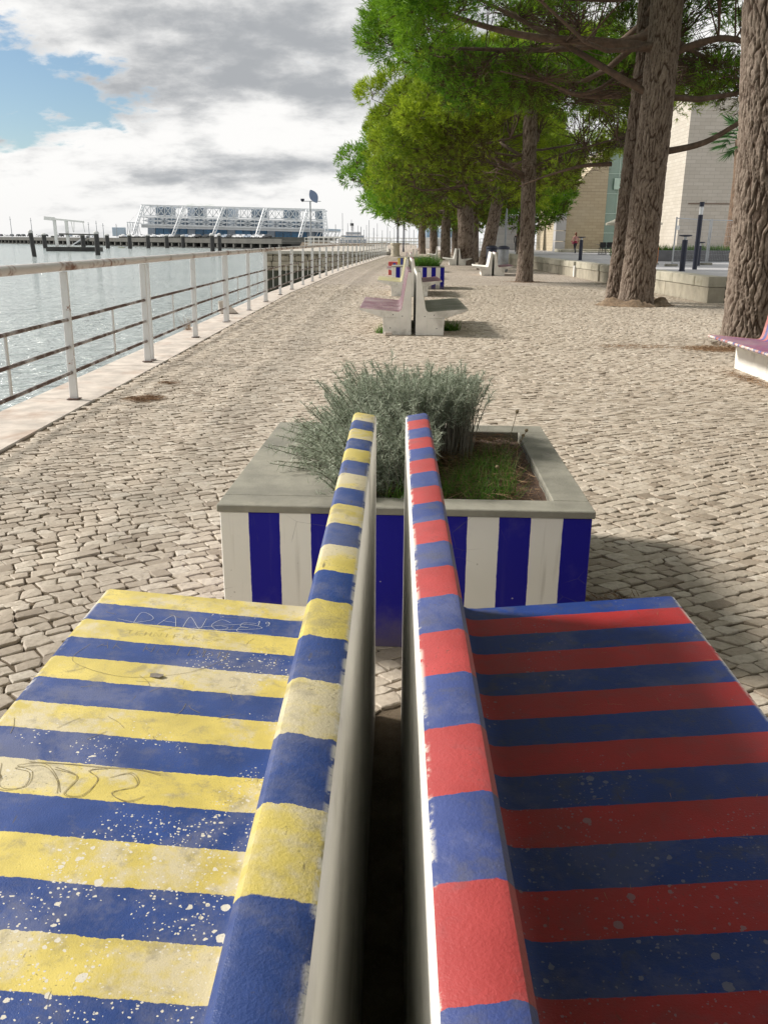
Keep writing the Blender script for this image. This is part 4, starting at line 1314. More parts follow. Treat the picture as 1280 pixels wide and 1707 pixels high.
# second pine: twin trunks, the broad dark crown overhead
pine((5.47, 18.9), 'twin trunked pine with the broad dark crown spreading overhead to the left',
     [(5.46, 18.9, -0.05), (5.48, 18.9, 2.0), (5.52, 18.95, 4.2), (5.54, 19.0, 6.0), (5.45, 19.1, 8.2)], [0.345, 0.325, 0.315, 0.30, 0.15],
     ((5.3, 19.6, 5.8), (5.75, 5.5, 3.2), 1.75), nlimb=9, limb_r=0.07, res=(150, 360), amp=0.025, cell=0.068, seed=12, twigs=9, fork_z=(0.5, 0.85), mat=M['needle_dark'],
     trunk2=([(5.33, 20.1, -0.05), (5.35, 20.0, 1.5), (5.38, 19.9, 3.2), (5.42, 19.8, 4.9), (5.3, 19.9, 6.4)], [0.22, 0.20, 0.19, 0.18, 0.11]),
     extra_limbs=[([(5.4, 18.9, 5.02), (4.2, 18.7, 5.08), (3.0, 18.4, 5.08), (2.0, 18.2, 5.2), (1.0, 17.9, 5.4)], (0.105, 0.04)),
                  ([(5.0, 19.9, 4.75), (4.4, 19.5, 4.35), (3.9, 19.3, 4.25), (3.2, 19.2, 4.45), (2.3, 19.0, 4.6)], (0.05, 0.015)),
                  ([(5.0, 19.9, 4.3), (4.2, 19.7, 4.25), (3.6, 19.6, 4.35)], (0.06, 0.02)),
                  ([(5.7, 19.0, 3.1), (6.6, 19.0, 3.3), (7.5, 19.0, 3.8), (8.6, 19.2, 4.2)], (0.075, 0.03)),
                  ([(5.6, 19.0, 4.9), (6.6, 18.9, 5.2), (7.6, 18.8, 5.1), (8.8, 18.6, 5.5)], (0.085, 0.03)),
                  ([(4.95, 20.0, 2.95), (4.3, 20.0, 2.9), (3.7, 20.2, 2.75), (3.0, 20.4, 2.5)], (0.05, 0.012))],
     nclump=240, tufts=270, K=9, L=0.155, W=0.018, clump_r=(0.5, 0.85), inner=0.12, lump=0.16, dead_p=0.06,
     cut=lambda c: not ((c[1] < 18.4 and c[0] > 1.5 and c[2] < 6.6) or (c[1] < 19.6 and 4.2 < c[0] < 7.0 and c[2] < 7.0)))

# third pine
pine((4.68, 29.5), 'third pine with slender dark trunk between ledge and white bench, yellow green crown',
     [(4.68, 29.5, -0.05), (4.70, 29.5, 1.6), (4.64, 29.5, 3.2), (4.60, 29.6, 4.8), (4.6, 29.6, 6.2)], [0.265, 0.235, 0.225, 0.22, 0.12],
     ((4.6, 29.6, 4.85), (4.5, 4.3, 2.7), 1.75), nlimb=10, limb_r=0.055, res=(72, 170), amp=0.022, cell=0.08, seed=23, twigs=5, fork_z=(0.42, 0.8),
     nclump=190, tufts=190, K=8, L=0.17, W=0.024, clump_r=(0.45, 0.78), inner=0.1, lump=0.2,
     cut=lambda c: not (c[1] < 28.6 and c[0] > 3.2 and c[2] < 5.2))
# fourth: leaning trunk
pine((4.72, 42.0), 'pine with leaning brown trunk behind the white bench',
     [(4.72, 42, -0.05), (4.95, 42, 1.6), (5.2, 42.1, 3.0), (5.3, 42.2, 5.6)], [0.33, 0.30, 0.27, 0.15],
     ((3.9, 41.5, 5.0), (4.9, 4.4, 2.8), 1.9), nlimb=10, limb_r=0.07, res=(48, 110), amp=0.025, cell=0.11, seed=31, twigs=3, fork_z=(0.5, 0.85),
     nclump=130, tufts=130, K=7, L=0.21, W=0.034, clump_r=(0.55, 0.95), inner=0.15, lump=0.24)
# fifth: thick trunk
pine((4.5, 49.4), 'pine with the thickest dark trunk, beside two white benches',
     [(4.5, 49.4, -0.05), (4.45, 49.4, 2.0), (4.3, 49.5, 3.6), (4.3, 49.5, 6.0)], [0.48, 0.44, 0.42, 0.2],
     ((3.9, 49.5, 5.5), (5.9, 5.2, 3.4), 2.3), nlimb=9, limb_r=0.09, res=(48, 110), amp=0.03, cell=0.12, seed=44, twigs=2, fork_z=(0.5, 0.85), mat=M['needle_dark'],
     nclump=135, tufts=125, K=7, L=0.24, W=0.040, clump_r=(0.65, 1.05), inner=0.12, lump=0.22)
# unseen pines added beside and behind the camera to shade the right-hand bench
pine((5.3, 2.6), 'unseen pine added beside the camera to shade the right-hand bench',
     [(5.3, 2.6, -0.05), (5.25, 2.6, 2.0), (5.2, 2.6, 4.5), (5.2, 2.6, 7.5)], [0.36, 0.34, 0.31, 0.15],
     ((5.2, 2.0, 5.8), (6.1, 5.4, 2.8), 1.8), nlimb=10, limb_r=0.1, res=(40, 60), amp=0.03, cell=0.1, seed=52, twigs=2,
     nclump=190, tufts=90, K=6, L=0.36, W=0.06, clump_r=(0.7, 1.1), inner=0.1)
pine((5.4, -6.5), 'unseen pine added behind the camera in the same row for its shade',
     [(5.4, -6.5, -0.05), (5.35, -6.5, 2.0), (5.3, -6.5, 4.5), (5.3, -6.5, 7.5)], [0.36, 0.34, 0.31, 0.15],
     ((5.0, -6.5, 5.8), (6.1, 5.4, 2.8), 1.8), nlimb=10, limb_r=0.1, res=(30, 40), amp=0.03, cell=0.1, seed=53, twigs=1,
     nclump=150, tufts=70, K=6, L=0.40, W=0.07, clump_r=(0.7, 1.1), inner=0.1)
# the rest of the avenue
far = [((5.6, 56.0), 0.30, (5.2, 56, 4.8), (5.0, 4.6, 2.6), 1.9, 'slim pine trunk right of the thickest one'),
       ((4.3, 63.5), 0.36, (3.8, 63.5, 4.5), (5.5, 5.0, 2.8), 2.2, 'dark pine whose low bough reaches farthest left over the path'),
       ((4.0, 74.0), 0.34, (4.0, 74, 4.8), (5.2, 5.0, 2.6), 1.9, 'pine far down the avenue past the low boughed one'),
       ((3.7, 90.0), 0.34, (3.9, 90, 5.0), (5.0, 5.0, 2.7), 2.0, 'pine deep in the avenue, its trunk nearly at the white kiosk'),
       ((10.4, 68.0), 0.35, (10.4, 68, 4.4), (3.4, 3.4, 3.2), 2.4, 'bright green tree on the terrace behind the row of pines'),
       ((6.3, 80.0), 0.34, (6.3, 80, 5.0), (4.8, 4.8, 2.7), 2.0, 'pine in the back row, half hidden among the trunks'),
       ((4.4, 112.0), 0.34, (4.4, 112, 5.0), (5.0, 5.0, 2.7), 2.0, 'last pine at the end of the avenue')]
for k, (bs, r, cc, rd, zl, lab) in enumerate(far):
    pine(bs, lab, [(bs[0], bs[1], -.05), (bs[0] - .05, bs[1], 2), (bs[0] + .05, bs[1], 4), (cc[0], cc[1], 5.6)], [r, r * .92, r * .85, r * .4],
         (cc, rd, zl), nlimb=6, limb_r=0.08, res=(28, 50), amp=0.025, cell=0.14, seed=60 + k, twigs=1, fork_z=(0.5, 0.85),
         mat=M['needle_dark'] if k in (1, 4) else M['needle'],
         nclump=90, tufts=62, K=6, L=0.38, W=0.062, clump_r=(0.7, 1.15), inner=0.1, lump=0.2)

# root-lifted rim round the twin trunked pine
def rim(cx, cy, r0, r1, h, label, seed):
    rng = np.random.default_rng(seed)
    n, mseg = 72, 9
    V = []
    ph = rng.uniform(0, 6.28, 5)
    for i in range(n):
        a = 2 * math.pi * i / n
        wob_ = 1 + 0.07 * math.sin(2 * a + ph[0]) + 0.05 * math.sin(5 * a + ph[1])
        hh_ = h * (0.55 + 0.35 * math.sin(a * 2 + ph[2]) + 0.25 * math.sin(7 * a + ph[3]) + rng.normal(0, 0.12))
        for j in range(mseg):
            t = j / (mseg - 1)
            r = (r0 + (r1 - r0) * t) * wob_
            prof = [0.0, 0.35, 0.55, 0.75, 0.95, 1.0, 0.85, 0.35, -0.12][j]
            V.append((cx + r * math.cos(a), cy + r * 0.8 * math.sin(a), 0.012 + max(0.02, hh_) * prof + rng.normal(0, 0.006)))
    F = [(i * mseg + j, i * mseg + j + 1, ((i + 1) % n) * mseg + j + 1, ((i + 1) % n) * mseg + j) for i in range(n) for j in range(mseg - 1)]
    return tag(link('root_rim', np_mesh('root_rim', V, F, M['root'], smooth=True)), label=label, cat='tree pit')


M['root'] = plain('root_earth', (0.20, 0.14, 0.09), 0.95, 0.4, 14, 0.8, (0.30, 0.24, 0.17), 0.6, bscale=50, bd=0.015)
rim(5.45, 19.0, 0.36, 0.86, 0.16, 'raised rim of roots and earth round the twin trunked pine', 4)
straw_patch(5.45, 18.9, 1.1, 0.8, 1500, 'brown needles around the twin trunked pine', seed=9)
straw_patch(4.7, 29.4, 0.9, 0.7, 900, 'brown needles around the third pine', seed=10, L=(0.06, 0.14))

# =================================================================== LEDGE AND TERRACE FURNITURE
M['ledge'] = plain('ledge_stone', (0.33, 0.30, 0.235), 0.85, 0.2, 3.0, 0.5, (0.14, 0.125, 0.09), 0.6, bscale=40)
M['ledge_cap'] = plain('ledge_cap_stone', (0.40, 0.375, 0.30), 0.85, 0.16, 4.0, 0.5, (0.20, 0.19, 0.13), 0.6, bscale=40)
lr = random.Random(12)


def ledge(y0, y1, label, end_face=True):
    t = empty('stone_ledge', (LEDGE_X, y0, 0), 0, label=label, cat='ledge', group='stone ledge sections along the terrace')
    y = 0.0
    L = y1 - y0
    while y < L - 0.05:
        w = min(lr.uniform(0.75, 1.1), L - y)
        if L - y - w < 0.3: w = L - y
        MB().box(-0.012 + lr.uniform(-.006, .006), 0.40, y + 0.006, y + w - 0.006, 0.345, 0.575 + lr.uniform(-.006, .006)).build('cap_stone', M['ledge_cap'], t, bevel=0.012)
        y += w
    y = 0.0
    while y < L - 0.05:
        w = min(lr.uniform(1.3, 1.9), L - y)
        if L - y - w < 0.5: w = L - y
        MB().box(0.012 + lr.uniform(-.006, .006), 0.39, y + 0.005, y + w - 0.005, -0.03, 0.337).build('wall_stone', M['ledge'], t, bevel=0.008)
        y += w
    return t


ledge(19.85, 30.1, 'pale stone ledge from its near corner to behind the twin trunk')
ledge(30.35, 33.9, 'short stone ledge section before the dark gap by the litter bin')
ledge(34.35, 45.0, 'stone ledge section beyond the dark gap, behind the slender pine')
ledge(45.3, 62.0, 'far stone ledge section behind the white bench')
# return of the ledge towards the right
t = empty('stone_ledge', (LEDGE_X + 0.41, 19.85, 0), 0, label='shaded end of the stone ledge turning right behind the nearest trunk', cat='ledge', group='stone ledge sections along the terrace')
for k in range(7):
    MB().box(k * 1.0 + 0.006, k * 1.0 + 0.994, -0.008, 0.39, 0.345, 0.574).build('cap_stone', M['ledge_cap'], t, bevel=0.012)
    MB().box(k * 1.0 + 0.006, k * 1.0 + 0.994, 0.012, 0.39, -0.03, 0.337).build('wall_stone', M['ledge'], t, bevel=0.008)

M['bollard'] = plain('bollard_navy', (0.018, 0.022, 0.045), 0.45, 0.2, 6, 0.1)
M['white_paint'] = plain('white_paint', (0.72, 0.72, 0.70), 0.5, 0.05, 4, 0.1)
M['lamp_glass'] = plain('opal_glass', (0.70, 0.72, 0.74), 0.25, 0.03, 4, 0.0)


def bollard(x, y, label, h=1.2, s=1.0):
    t = empty('bollard', (x, y, TER_Z), 0, label=label, cat='bollard', group='dark bollards on the terrace')
    MB().lathe([(0.115 * s, 0), (0.115 * s, 0.02), (0.095 * s, 0.03), (0.095 * s, h - 0.16)], 14).build('shaft', M['bollard'], t, sharp=40)
    MB().lathe([(0.05 * s, h - 0.16), (0.05 * s, h - 0.05)], 10).build('neck', M['lamp_glass'], t, sharp=40)
    MB().lathe([(0.10 * s, h - 0.06), (0.215 * s, h - 0.03), (0.22 * s, h), (0.20 * s, h + 0.006)], 16).build('cap', M['bollard'], t, sharp=40)


bollard(10.31, 30.5, 'dark bollard nearest the ledge corner, in front of the wire fence')
bollard(10.36, 46.9, 'dark bollard beside the walking person')
bollard(13.42, 37.8, 'shorter dark bollard near the fence posts', 0.98)
bollard(9.6, 62.0, 'dark bollard just right of the slender pine trunk', 1.2)
t = empty('light_column', (11.45, 32.5, TER_Z), 0, label='tall dark light column with pale band, behind the nearest bollard', cat='lamp')
MB().lathe([(0.085, 0), (0.085, 1.92)], 14).build('column', M['bollard'], t, sharp=40)
MB().lathe([(0.07, 1.92), (0.07, 2.2)], 14).build('diffuser', M['lamp_glass'], t, sharp=40)
MB().lathe([(0.085, 2.2), (0.085, 2.36)], 14).build('head', M['bollard'], t, sharp=40)
# square recess lights / marker posts in the ledge
for (x, y, lab) in ((7.30, 34.05, 'white marker post in the dark gap of the ledge'), (7.31, 45.12, 'white marker post right of the slender pine, at the ledge')):
    t = empty('marker_post', (x, y, 0), 0, label=lab, cat='post')
    MB().box(0, 0.12, -0.09, 0.09, 0, 0.42).build('post', M['white_paint'], t, bevel=0.01)
# bins by the white bench
for (x, y, lab) in ((5.15, 38.6, 'grey litter bin behind the maroon bench'), (4.75, 39.6, 'dark litter bin left of the grey one behind the bench')):
    t = empty('litter_bin', (x, y, 0), 0, label=lab, cat='bin', group='litter bins')
    MB().lathe([(0.2, 0.02), (0.23, 0.06), (0.24, 0.95), (0.22, 0.98)], 16).build('drum', plain('bin_metal', (0.25, 0.26, 0.27), 0.45, 0.2, 5, 0.1, metal=0.4) if x > 5 else M['bollard'], t, sharp=40)
    MB().lathe([(0.26, 0.98), (0.27, 1.02), (0.25, 1.07), (0.1, 1.12)], 16).build('lid', M['bollard'], t, sharp=40)
# tall grey lamp pole among the trunks
t = empty('lamp_post', (7.0, 52.0, 0), 0, label='slim grey lamp post rising among the pine trunks', cat='lamp')
M['galv'] = plain('galvanised', (0.32, 0.34, 0.36), 0.45, 0.15, 5, 0.1, metal=0.6)
MB().tube([(0, 0, 0), (0, 0, 3.6), (0, 0, 6.4)], [0.07, 0.06, 0.045], 10).build('pole', M['galv'], t, sharp=60)
MB().box(-0.5, 0.05, -0.08, 0.08, 6.38, 6.46).build('lamp_head', M['galv'], t, bevel=0.01)

# ---- wire fence panels
M['fence'] = plain('fence_metal', (0.42, 0.44, 0.46), 0.45, 0.1, 6, 0.1, metal=0.5)
fx = [(11.9, 36.6), (14.3, 39.2), (16.8, 40.2), (19.4, 41.2)]
for k in range(3):
    a, b2 = Vector((fx[k][0], fx[k][1], TER_Z)), Vector((fx[k + 1][0], fx[k + 1][1], TER_Z))
    t = empty('wire_fence', a, 0, label=('wire fence panel on the terrace, leftmost, with small white sign', 'middle wire fence panel in front of the stone building', 'rightmost wire fence panel, beside the palm trunk')[k], cat='fence', group='temporary fence panels')
    d = b2 - a
    for q in (0.02, 0.98):
        MB().tube([d * q, d * q + Vector((0, 0, 1.95))], 0.03, 8).build('post', M['fence'], t, sharp=60)
    for z in (0.12, 1.9):
        MB().tube([d * 0.02 + Vector((0, 0, z)), d * 0.98 + Vector((0, 0, z))], 0.022, 6).build('frame_bar', M['fence'], t, sharp=60)
    mb = MB()
    for q in np.linspace(0.05, 0.95, 26): mb.tube([d * q + Vector((0, 0, .12)), d * q + Vector((0, 0, 1.9))], 0.0032, 3, cap=False)
    for z in np.linspace(0.25, 1.8, 9): mb.tube([d * .03 + Vector((0, 0, z)), d * .97 + Vector((0, 0, z))], 0.0032, 3, cap=False)
    mb.build('wire_mesh', M['fence'], t)['kind'] = 'stuff'
    MB().box(-0.25, 0.25, -0.12, 0.12, 0, 0.1).build('foot_block', M['concrete_grey'], t, bevel=0.02)
    if k == 0:
        MB().box(0.10, 0.38, -0.02, 0.0, 1.45, 1.62).build('sign', M['white_paint'], t, rz=math.atan2(d.y, d.x))
t = empty('orange_post', (12.05, 39.5, TER_Z), 0, label='short orange post behind the wire fence', cat='post')
MB().box(-.16, .16, -.05, .05, 0, .75).build('board', plain('orange_board', (0.5, 0.19, 0.06), 0.7), t, bevel=0.01)
MB().box(-.2, .2, -.12, .12, 0, .06).build('foot', M['concrete_grey'], t, bevel=0.01)
tag(MB().box(0, 9.0, 0, 0.5, 0, 0.55).build('low_wall', plain('dark_concrete', (0.13, 0.13, 0.135), 0.8, 0.2, 2, 0.3), loc=(12.8, 46.0, TER_Z), bevel=0.02), label='low dark wall behind the wire fence', cat='wall')
grass('hedge', [(12.6 + 0.35 * k, 47.2, TER_Z, 0.35) for k in range(26)], 'low green planting behind the dark wall', 22, (0.4, 0.95), M['grass'], w=(0.03, 0.06), lean=0.5, cat='planting')

# =================================================================== STONE BUILDING
def block_wall(name, base, light, bw, bh, tintv):
    m, gg = new_mat(name)
    tc = gg.n('ShaderNodeTexCoord', out=3)
    sp = gg.n('ShaderNodeSeparateXYZ', {0: tc}, out=None)
    uv = gg.n('ShaderNodeCombineXYZ', {0: gg.m('ADD', sp.outputs[0], sp.outputs[1]), 1: sp.outputs[2], 2: 0.0})
    br = gg.nt.nodes.new('ShaderNodeTexBrick')
    gg.nt.links.new(uv, br.inputs['Vector'])
    br.inputs['Color1'].default_value = (*base, 1); br.inputs['Color2'].default_value = (*light, 1)
    br.inputs['Mortar'].default_value = (*(x * 0.82 for x in base), 1)
    br.inputs['Scale'].default_value = 1.0; br.inputs['Mortar Size'].default_value = 0.018
    br.inputs['Brick Width'].default_value = bw; br.inputs['Row Height'].default_value = bh
    br.inputs['Bias'].default_value = 0.0
    n = gg.noise(tc, 0.35, 5.0, 0.65)
    c = gg.mix(gg.ss(n, 0.4, 0.75, 0, 0.45), br.outputs[0], tintv)
    n2 = gg.noise(gg.mapv(tc, (1, 1, 3)), 2.6, 4.0, 0.7)
    c = gg.mix(gg.ss(n2, 0.58, 0.75, 0, 0.5), c, tuple(x * 0.5 for x in base))
    return finish(m, gg, c, 0.85, br.outputs[1], 0.3, -0.02, spec=0.2)


M['wall_tan'] = block_wall('tan_stone_wall', (0.40, 0.335, 0.235), (0.46, 0.39, 0.28), 0.75, 0.27, (0.44, 0.39, 0.30))
M['wall_grey'] = block_wall('grey_stone_wall', (0.47, 0.43, 0.37), (0.53, 0.49, 0.43), 0.85, 0.29, (0.40, 0.36, 0.31))
BY = 84.0
bld = empty('stone_building', (0, BY, TER_Z), 0, label='large windowless stone building with a green glass front behind the terrace', cat='building')
# left wing, grey stone; all x in metres at distance BY
mb = MB(); mb.box(17.0, 20.3, 0, 16, 0, 5.4); mb.build('stone_wing', M['wall_tan'], bld)
mb = MB()
mb.box(20.301, 20.6, 0.0, 16, 0, 5.4)
mb.add([(17.3, 0.0, 5.41), (20.6, 0, 5.41), (20.6, 14, 5.41), (17.3, 14, 5.41), (18.0, 0.0, 6.3), (20.6, 0, 9.2), (20.6, 14, 9.2), (18, 14, 6.3)], [(4, 5, 6, 7), (0, 1, 5, 4), (1, 2, 6, 5), (2, 3, 7, 6), (3, 0, 4, 7)])
mb.build('sloping_wing', M['wall_tan'], bld)
for k in range(6):
    MB().box(16.0, 16.96, -0.25, 0.9, k * 0.96 + 0.02, k * 0.96 + 0.94).build('corner_panel', M['white_paint'] if False else M['terrace'], bld, bevel=0.02)
# glass front, set at an angle
M['palm_trunk_c'] = plain('brown_course', (0.17, 0.12, 0.09), 0.8)
m, gg = new_mat('green_glass')
tcg = gg.n('ShaderNodeTexCoord', out=3)
ng = gg.noise(tcg, 0.5, 3.0, 0.5)
M['glass'] = finish(m, gg, gg.mix(ng, (0.16, 0.25, 0.20), (0.24, 0.34, 0.29)), 0.06, spec=0.8)
M['glass_frame'] = plain('pale_green_frame', (0.42, 0.56, 0.50), 0.4, 0.05, 3, 0.05)
gw = 4.2
for i in range(4):
    for j in range(6):
        x0, z0 = 20.66 + i * gw / 4, j * 1.75
        MB().box(x0 + 0.03, x0 + gw / 4 - 0.03, 0.35, 0.40, z0 + 0.03, z0 + 1.72).build('glass_pane', M['glass'], bld)
for i in range(5):
    MB().box(20.63 + i * gw / 4 - 0.025, 20.63 + i * gw / 4 + 0.03, 0.30, 0.45, 0, 10.5).build('mullion', M['glass_frame'], bld)
for j in range(1, 6):
    MB().box(20.69, 20.6 + gw, 0.31, 0.44, j * 1.75 - 0.028, j * 1.75 + 0.028).build('transom', M['glass_frame'], bld)
MB().box(22.2, 23.0, 0.05, 0.28, 0, 9.0).build('inner_column', M['glass_frame'], bld)
MB().bar((22.9, 0.15, 7.6), (24.5, 0.15, 4.9), 0.28, 0.2).build('inner_brace', M['glass_frame'], bld)
MB().box(21.2, 22.9, -0.05, 0.04, 5.6, 6.6).build('hanging_panel', M['glass_frame'], bld, bevel=0.02)
MB().box(24.0, 24.8, -0.1, 0.2, 5.6, 8.4).build('hanging_panel', M['glass_frame'], bld, bevel=0.02)
# right block: taller, battered edge
mb = MB()
mb.add([(25.0, -8, 0), (32.0, -8, 0), (35.5, 14, 0), (25.0, 14, 0), (25.0, -8, 12.6), (30.9, -8, 12.0), (34.6, 14, 12.0), (25.0, 14, 12.6)], [(3, 2, 1, 0), (4, 5, 6, 7), (0, 1, 5, 4), (1, 2, 6, 5), (2, 3, 7, 6), (3, 0, 4, 7)])
mb.build('stone_block', M['wall_grey'], bld)
MB().box(25.6, 29.4, -8.08, -8.0, 4.05, 4.13).build('string_course', M['palm_trunk_c'], bld)
MB().box(16.0, 30.0, -3.2, -0.3, 0.0, 0.28).build('plinth_step', M['ledge_cap'], bld, bevel=0.03)
MB().box(18.0, 28.0, -4.6, -3.21, 0.0, 0.13).build('plinth_step', M['ledge_cap'], bld, bevel=0.03)
# distant grey wall and shrubs seen between trunk and wing
tag(MB().box(11.0, 15.9, 95, 96, 0.3, 3.9).build('boundary_wall', block_wall('far_grey_wall', (0.33, 0.33, 0.335), (0.37, 0.37, 0.37), 1.4, 0.5, (0.3, 0.3, 0.3))), label='grey wall seen between slender pine and stone building', cat='wall')
bk = np.random.default_rng(5)
me, _, _, _ = crown_geo(bk, (14.6, 100, 4.6), (3.2, 1.5, 1.4), 0.9, 26, 50, 6, 0.5, 0.09, M['needle'], (0.5, 0.9))
t = empty('shrub', (14.6, 100, 3.6), 0, label='green shrub above the grey wall', cat='shrub')
o = link('foliage', me, t); o.matrix_parent_inverse = Matrix.Translation((-14.6, -100, -3.6))

# ---- palm beside the building
palm = empty('palm_tree', (22.7, 58.0, TER_Z), 0, label='palm with shaggy brown trunk beside the nearest pine trunk', cat='tree')
M['palm_trunk'] = plain('palm_trunk', (0.16, 0.105, 0.07), 0.95, 0.4, 5, 0.9, (0.22, 0.16, 0.11), 0.6, bscale=16, bd=0.06)
mb = MB(); mb.tube([(0, 0, 0), (0.03, 0, 2.5), (0.05, 0, 5), (0.02, 0, 7.2)], [0.55, 0.48, 0.5, 0.62], 16); mb.build('trunk', M['palm_trunk'], palm, sharp=60)
prng = np.random.default_rng(15)
M['palm_leaf'] = leaf_mat('palm_leaf', (0.035, 0.10, 0.03), (0.09, 0.19, 0.06), 0.3)
for k in range(22):
    a = k * 2.4; el = prng.uniform(-0.75, 0.9)
    d0 = np.array((math.cos(a) * math.cos(el), math.sin(a) * math.cos(el), math.sin(el)))
    c0 = np.array((0, 0, 7.2)) + d0 * 1.25
    O, D = [], []
    side = np.cross(d0, (0, 0, 1)); side /= np.linalg.norm(side); upv = np.cross(side, d0)
    for q in np.linspace(-1.25, 1.25, 19):
        O.append(c0); D.append(d0 * math.cos(q) + side * math.sin(q) + np.array((0, 0, -0.18)))
    O, D = np.array(O), np.array(D)
    V, F, nv = blades(O, D, np.full(len(O), 1.15), np.full(len(O), 0.1), prng, 0.12, 3)
    Vs = MB(); Vs.tube([(0, 0, 7.1), tuple((np.array((0, 0, 7.1)) + c0) / 2), tuple(c0)], [0.04, 0.03, 0.02], 4)
    V2 = np.array(Vs.v); F2 = np.array([f for q in Vs.f for f in ([(q[0], q[1], q[2]), (q[0], q[2], q[3])])])
    link('frond', np_mesh('frond', np.concatenate([V, V2]), np.concatenate([F, F2 + len(V)]), M['palm_leaf'], {'tint': prng.uniform(0, 1, len(V) + len(V2))}), palm)

# ---- cafe: parasol, tables, chairs
t = empty('parasol', (18.9, 68.0, TER_Z), 0, label='cream square parasol over the cafe tables', cat='parasol')
M['canvas'] = plain('cream_canvas', (0.70, 0.64, 0.52), 0.8, 0.05, 4, 0.2)
mb = MB(); w = 1.7
mb.add([(-w, -w, 2.35), (w, -w, 2.35), (w, w, 2.35), (-w, w, 2.35), (0, 0, 3.15), (-w, -w, 2.18), (w, -w, 2.18), (w, w, 2.18), (-w, w, 2.18)], [(0, 1, 4), (1, 2, 4), (2, 3, 4), (3, 0, 4), (5, 6, 1, 0), (6, 7, 2, 1), (7, 8, 3, 2), (8, 5, 0, 3)])
mb.build('canopy', M['canvas'], t)
MB().tube([(0, 0, 0), (0, 0, 3.1)], 0.035, 8).build('pole', M['white_paint'], t)
MB().box(-.4, .4, -.4, .4, 0, .09).build('base', M['concrete_grey'], t, bevel=0.02)
mb = MB(); mb.box(-1.6, -0.9, 0.0, 0.06, 0.0, 2.0)
M['black'] = plain('black_plastic', (0.012, 0.013, 0.014), 0.5, 0.1, 6, 0.05)


def cafe_chair(x, y, rz, label):
    t = empty('cafe_chair', (x, y, TER_Z), rz, label=label, cat='chair', group='black cafe chairs')
    for sx in (-.2, .2):
        for sy in (-.2, .2):
            MB().bar((sx, sy, 0), (sx, sy, 0.45), 0.035).build('leg', M['black'], t)
    MB().box(-.24, .24, -.24, .24, .44, .48).build('seat', M['black'], t, bevel=0.01)
    MB().box(-.24, .24, .2, .235, .5, .92).build('backrest', M['black'], t, bevel=0.01)
    for sx in (-.23, .23):
        MB().bar((sx, -.18, 0.68), (sx, .2, 0.68), 0.035).build('armrest', M['black'], t)


for k, (x, y, rz) in enumerate(((16.95, 69.2, math.pi), (17.5, 69.3, math.pi), (18.1, 69.2, math.pi), (18.65, 69.3, math.pi), (19.2, 69.2, math.pi))):
    cafe_chair(x, y, rz, '%s black cafe chair, counted from the left, in front of the glass' % ORD[k])
for k, (x, y) in enumerate(((17.2, 70.2), (18.4, 70.2))):
    t = empty('cafe_table', (x, y, TER_Z), 0, label=('black cafe table behind the first two chairs', 'black cafe table behind the third and fourth chairs')[k], cat='table', group='cafe tables')
    MB().box(-.4, .4, -.4, .4, .71, .745).build('table_top', M['black'], t, bevel=0.01)
    MB().tube([(0, 0, 0.03), (0, 0, .71)], 0.035, 8).build('column', M['black'], t)
    MB().box(-.28, .28, -.28, .28, 0, .03).build('foot', M['black'], t)


# =================================================================== PEOPLE
def skinned(name, joints, edges, mat, parent, sub=2, root=0):
    me = bpy.data.meshes.new(name)
    me.from_pydata([j[0] for j in joints], edges, [])
    o = link(name, me, parent)
    md = o.modifiers.new('skin', 'SKIN'); md.use_smooth_shade = True
    for i, j in enumerate(joints):
        sv = me.skin_vertices[0].data[i]
        sv.radius = (j[1], j[2] if len(j) > 2 else j[1])
        sv.use_root = (i == root)
    if sub:
        s2 = o.modifiers.new('sub', 'SUBSURF'); s2.levels = sub; s2.render_levels = sub
    me.materials.append(mat)
    return o


def zones(name, bands):
    """cloth and skin by height on one body: bands = [(z_top, colour), ...] from the feet up (object space)"""
    m, gg = new_mat(name)
    tc = gg.n('ShaderNodeTexCoord', out=3)
    z = gg.n('ShaderNodeSeparateXYZ', {0: tc}, out=None).outputs[2]
    c = bands[0][1]
    for k in range(1, len(bands)):
        c = gg.mix(gg.ss(z, bands[k - 1][0] - 0.004, bands[k - 1][0] + 0.004), c, bands[k][1])
    return finish(m, gg, c, 0.75)


SKIN = (0.42, 0.24, 0.17)


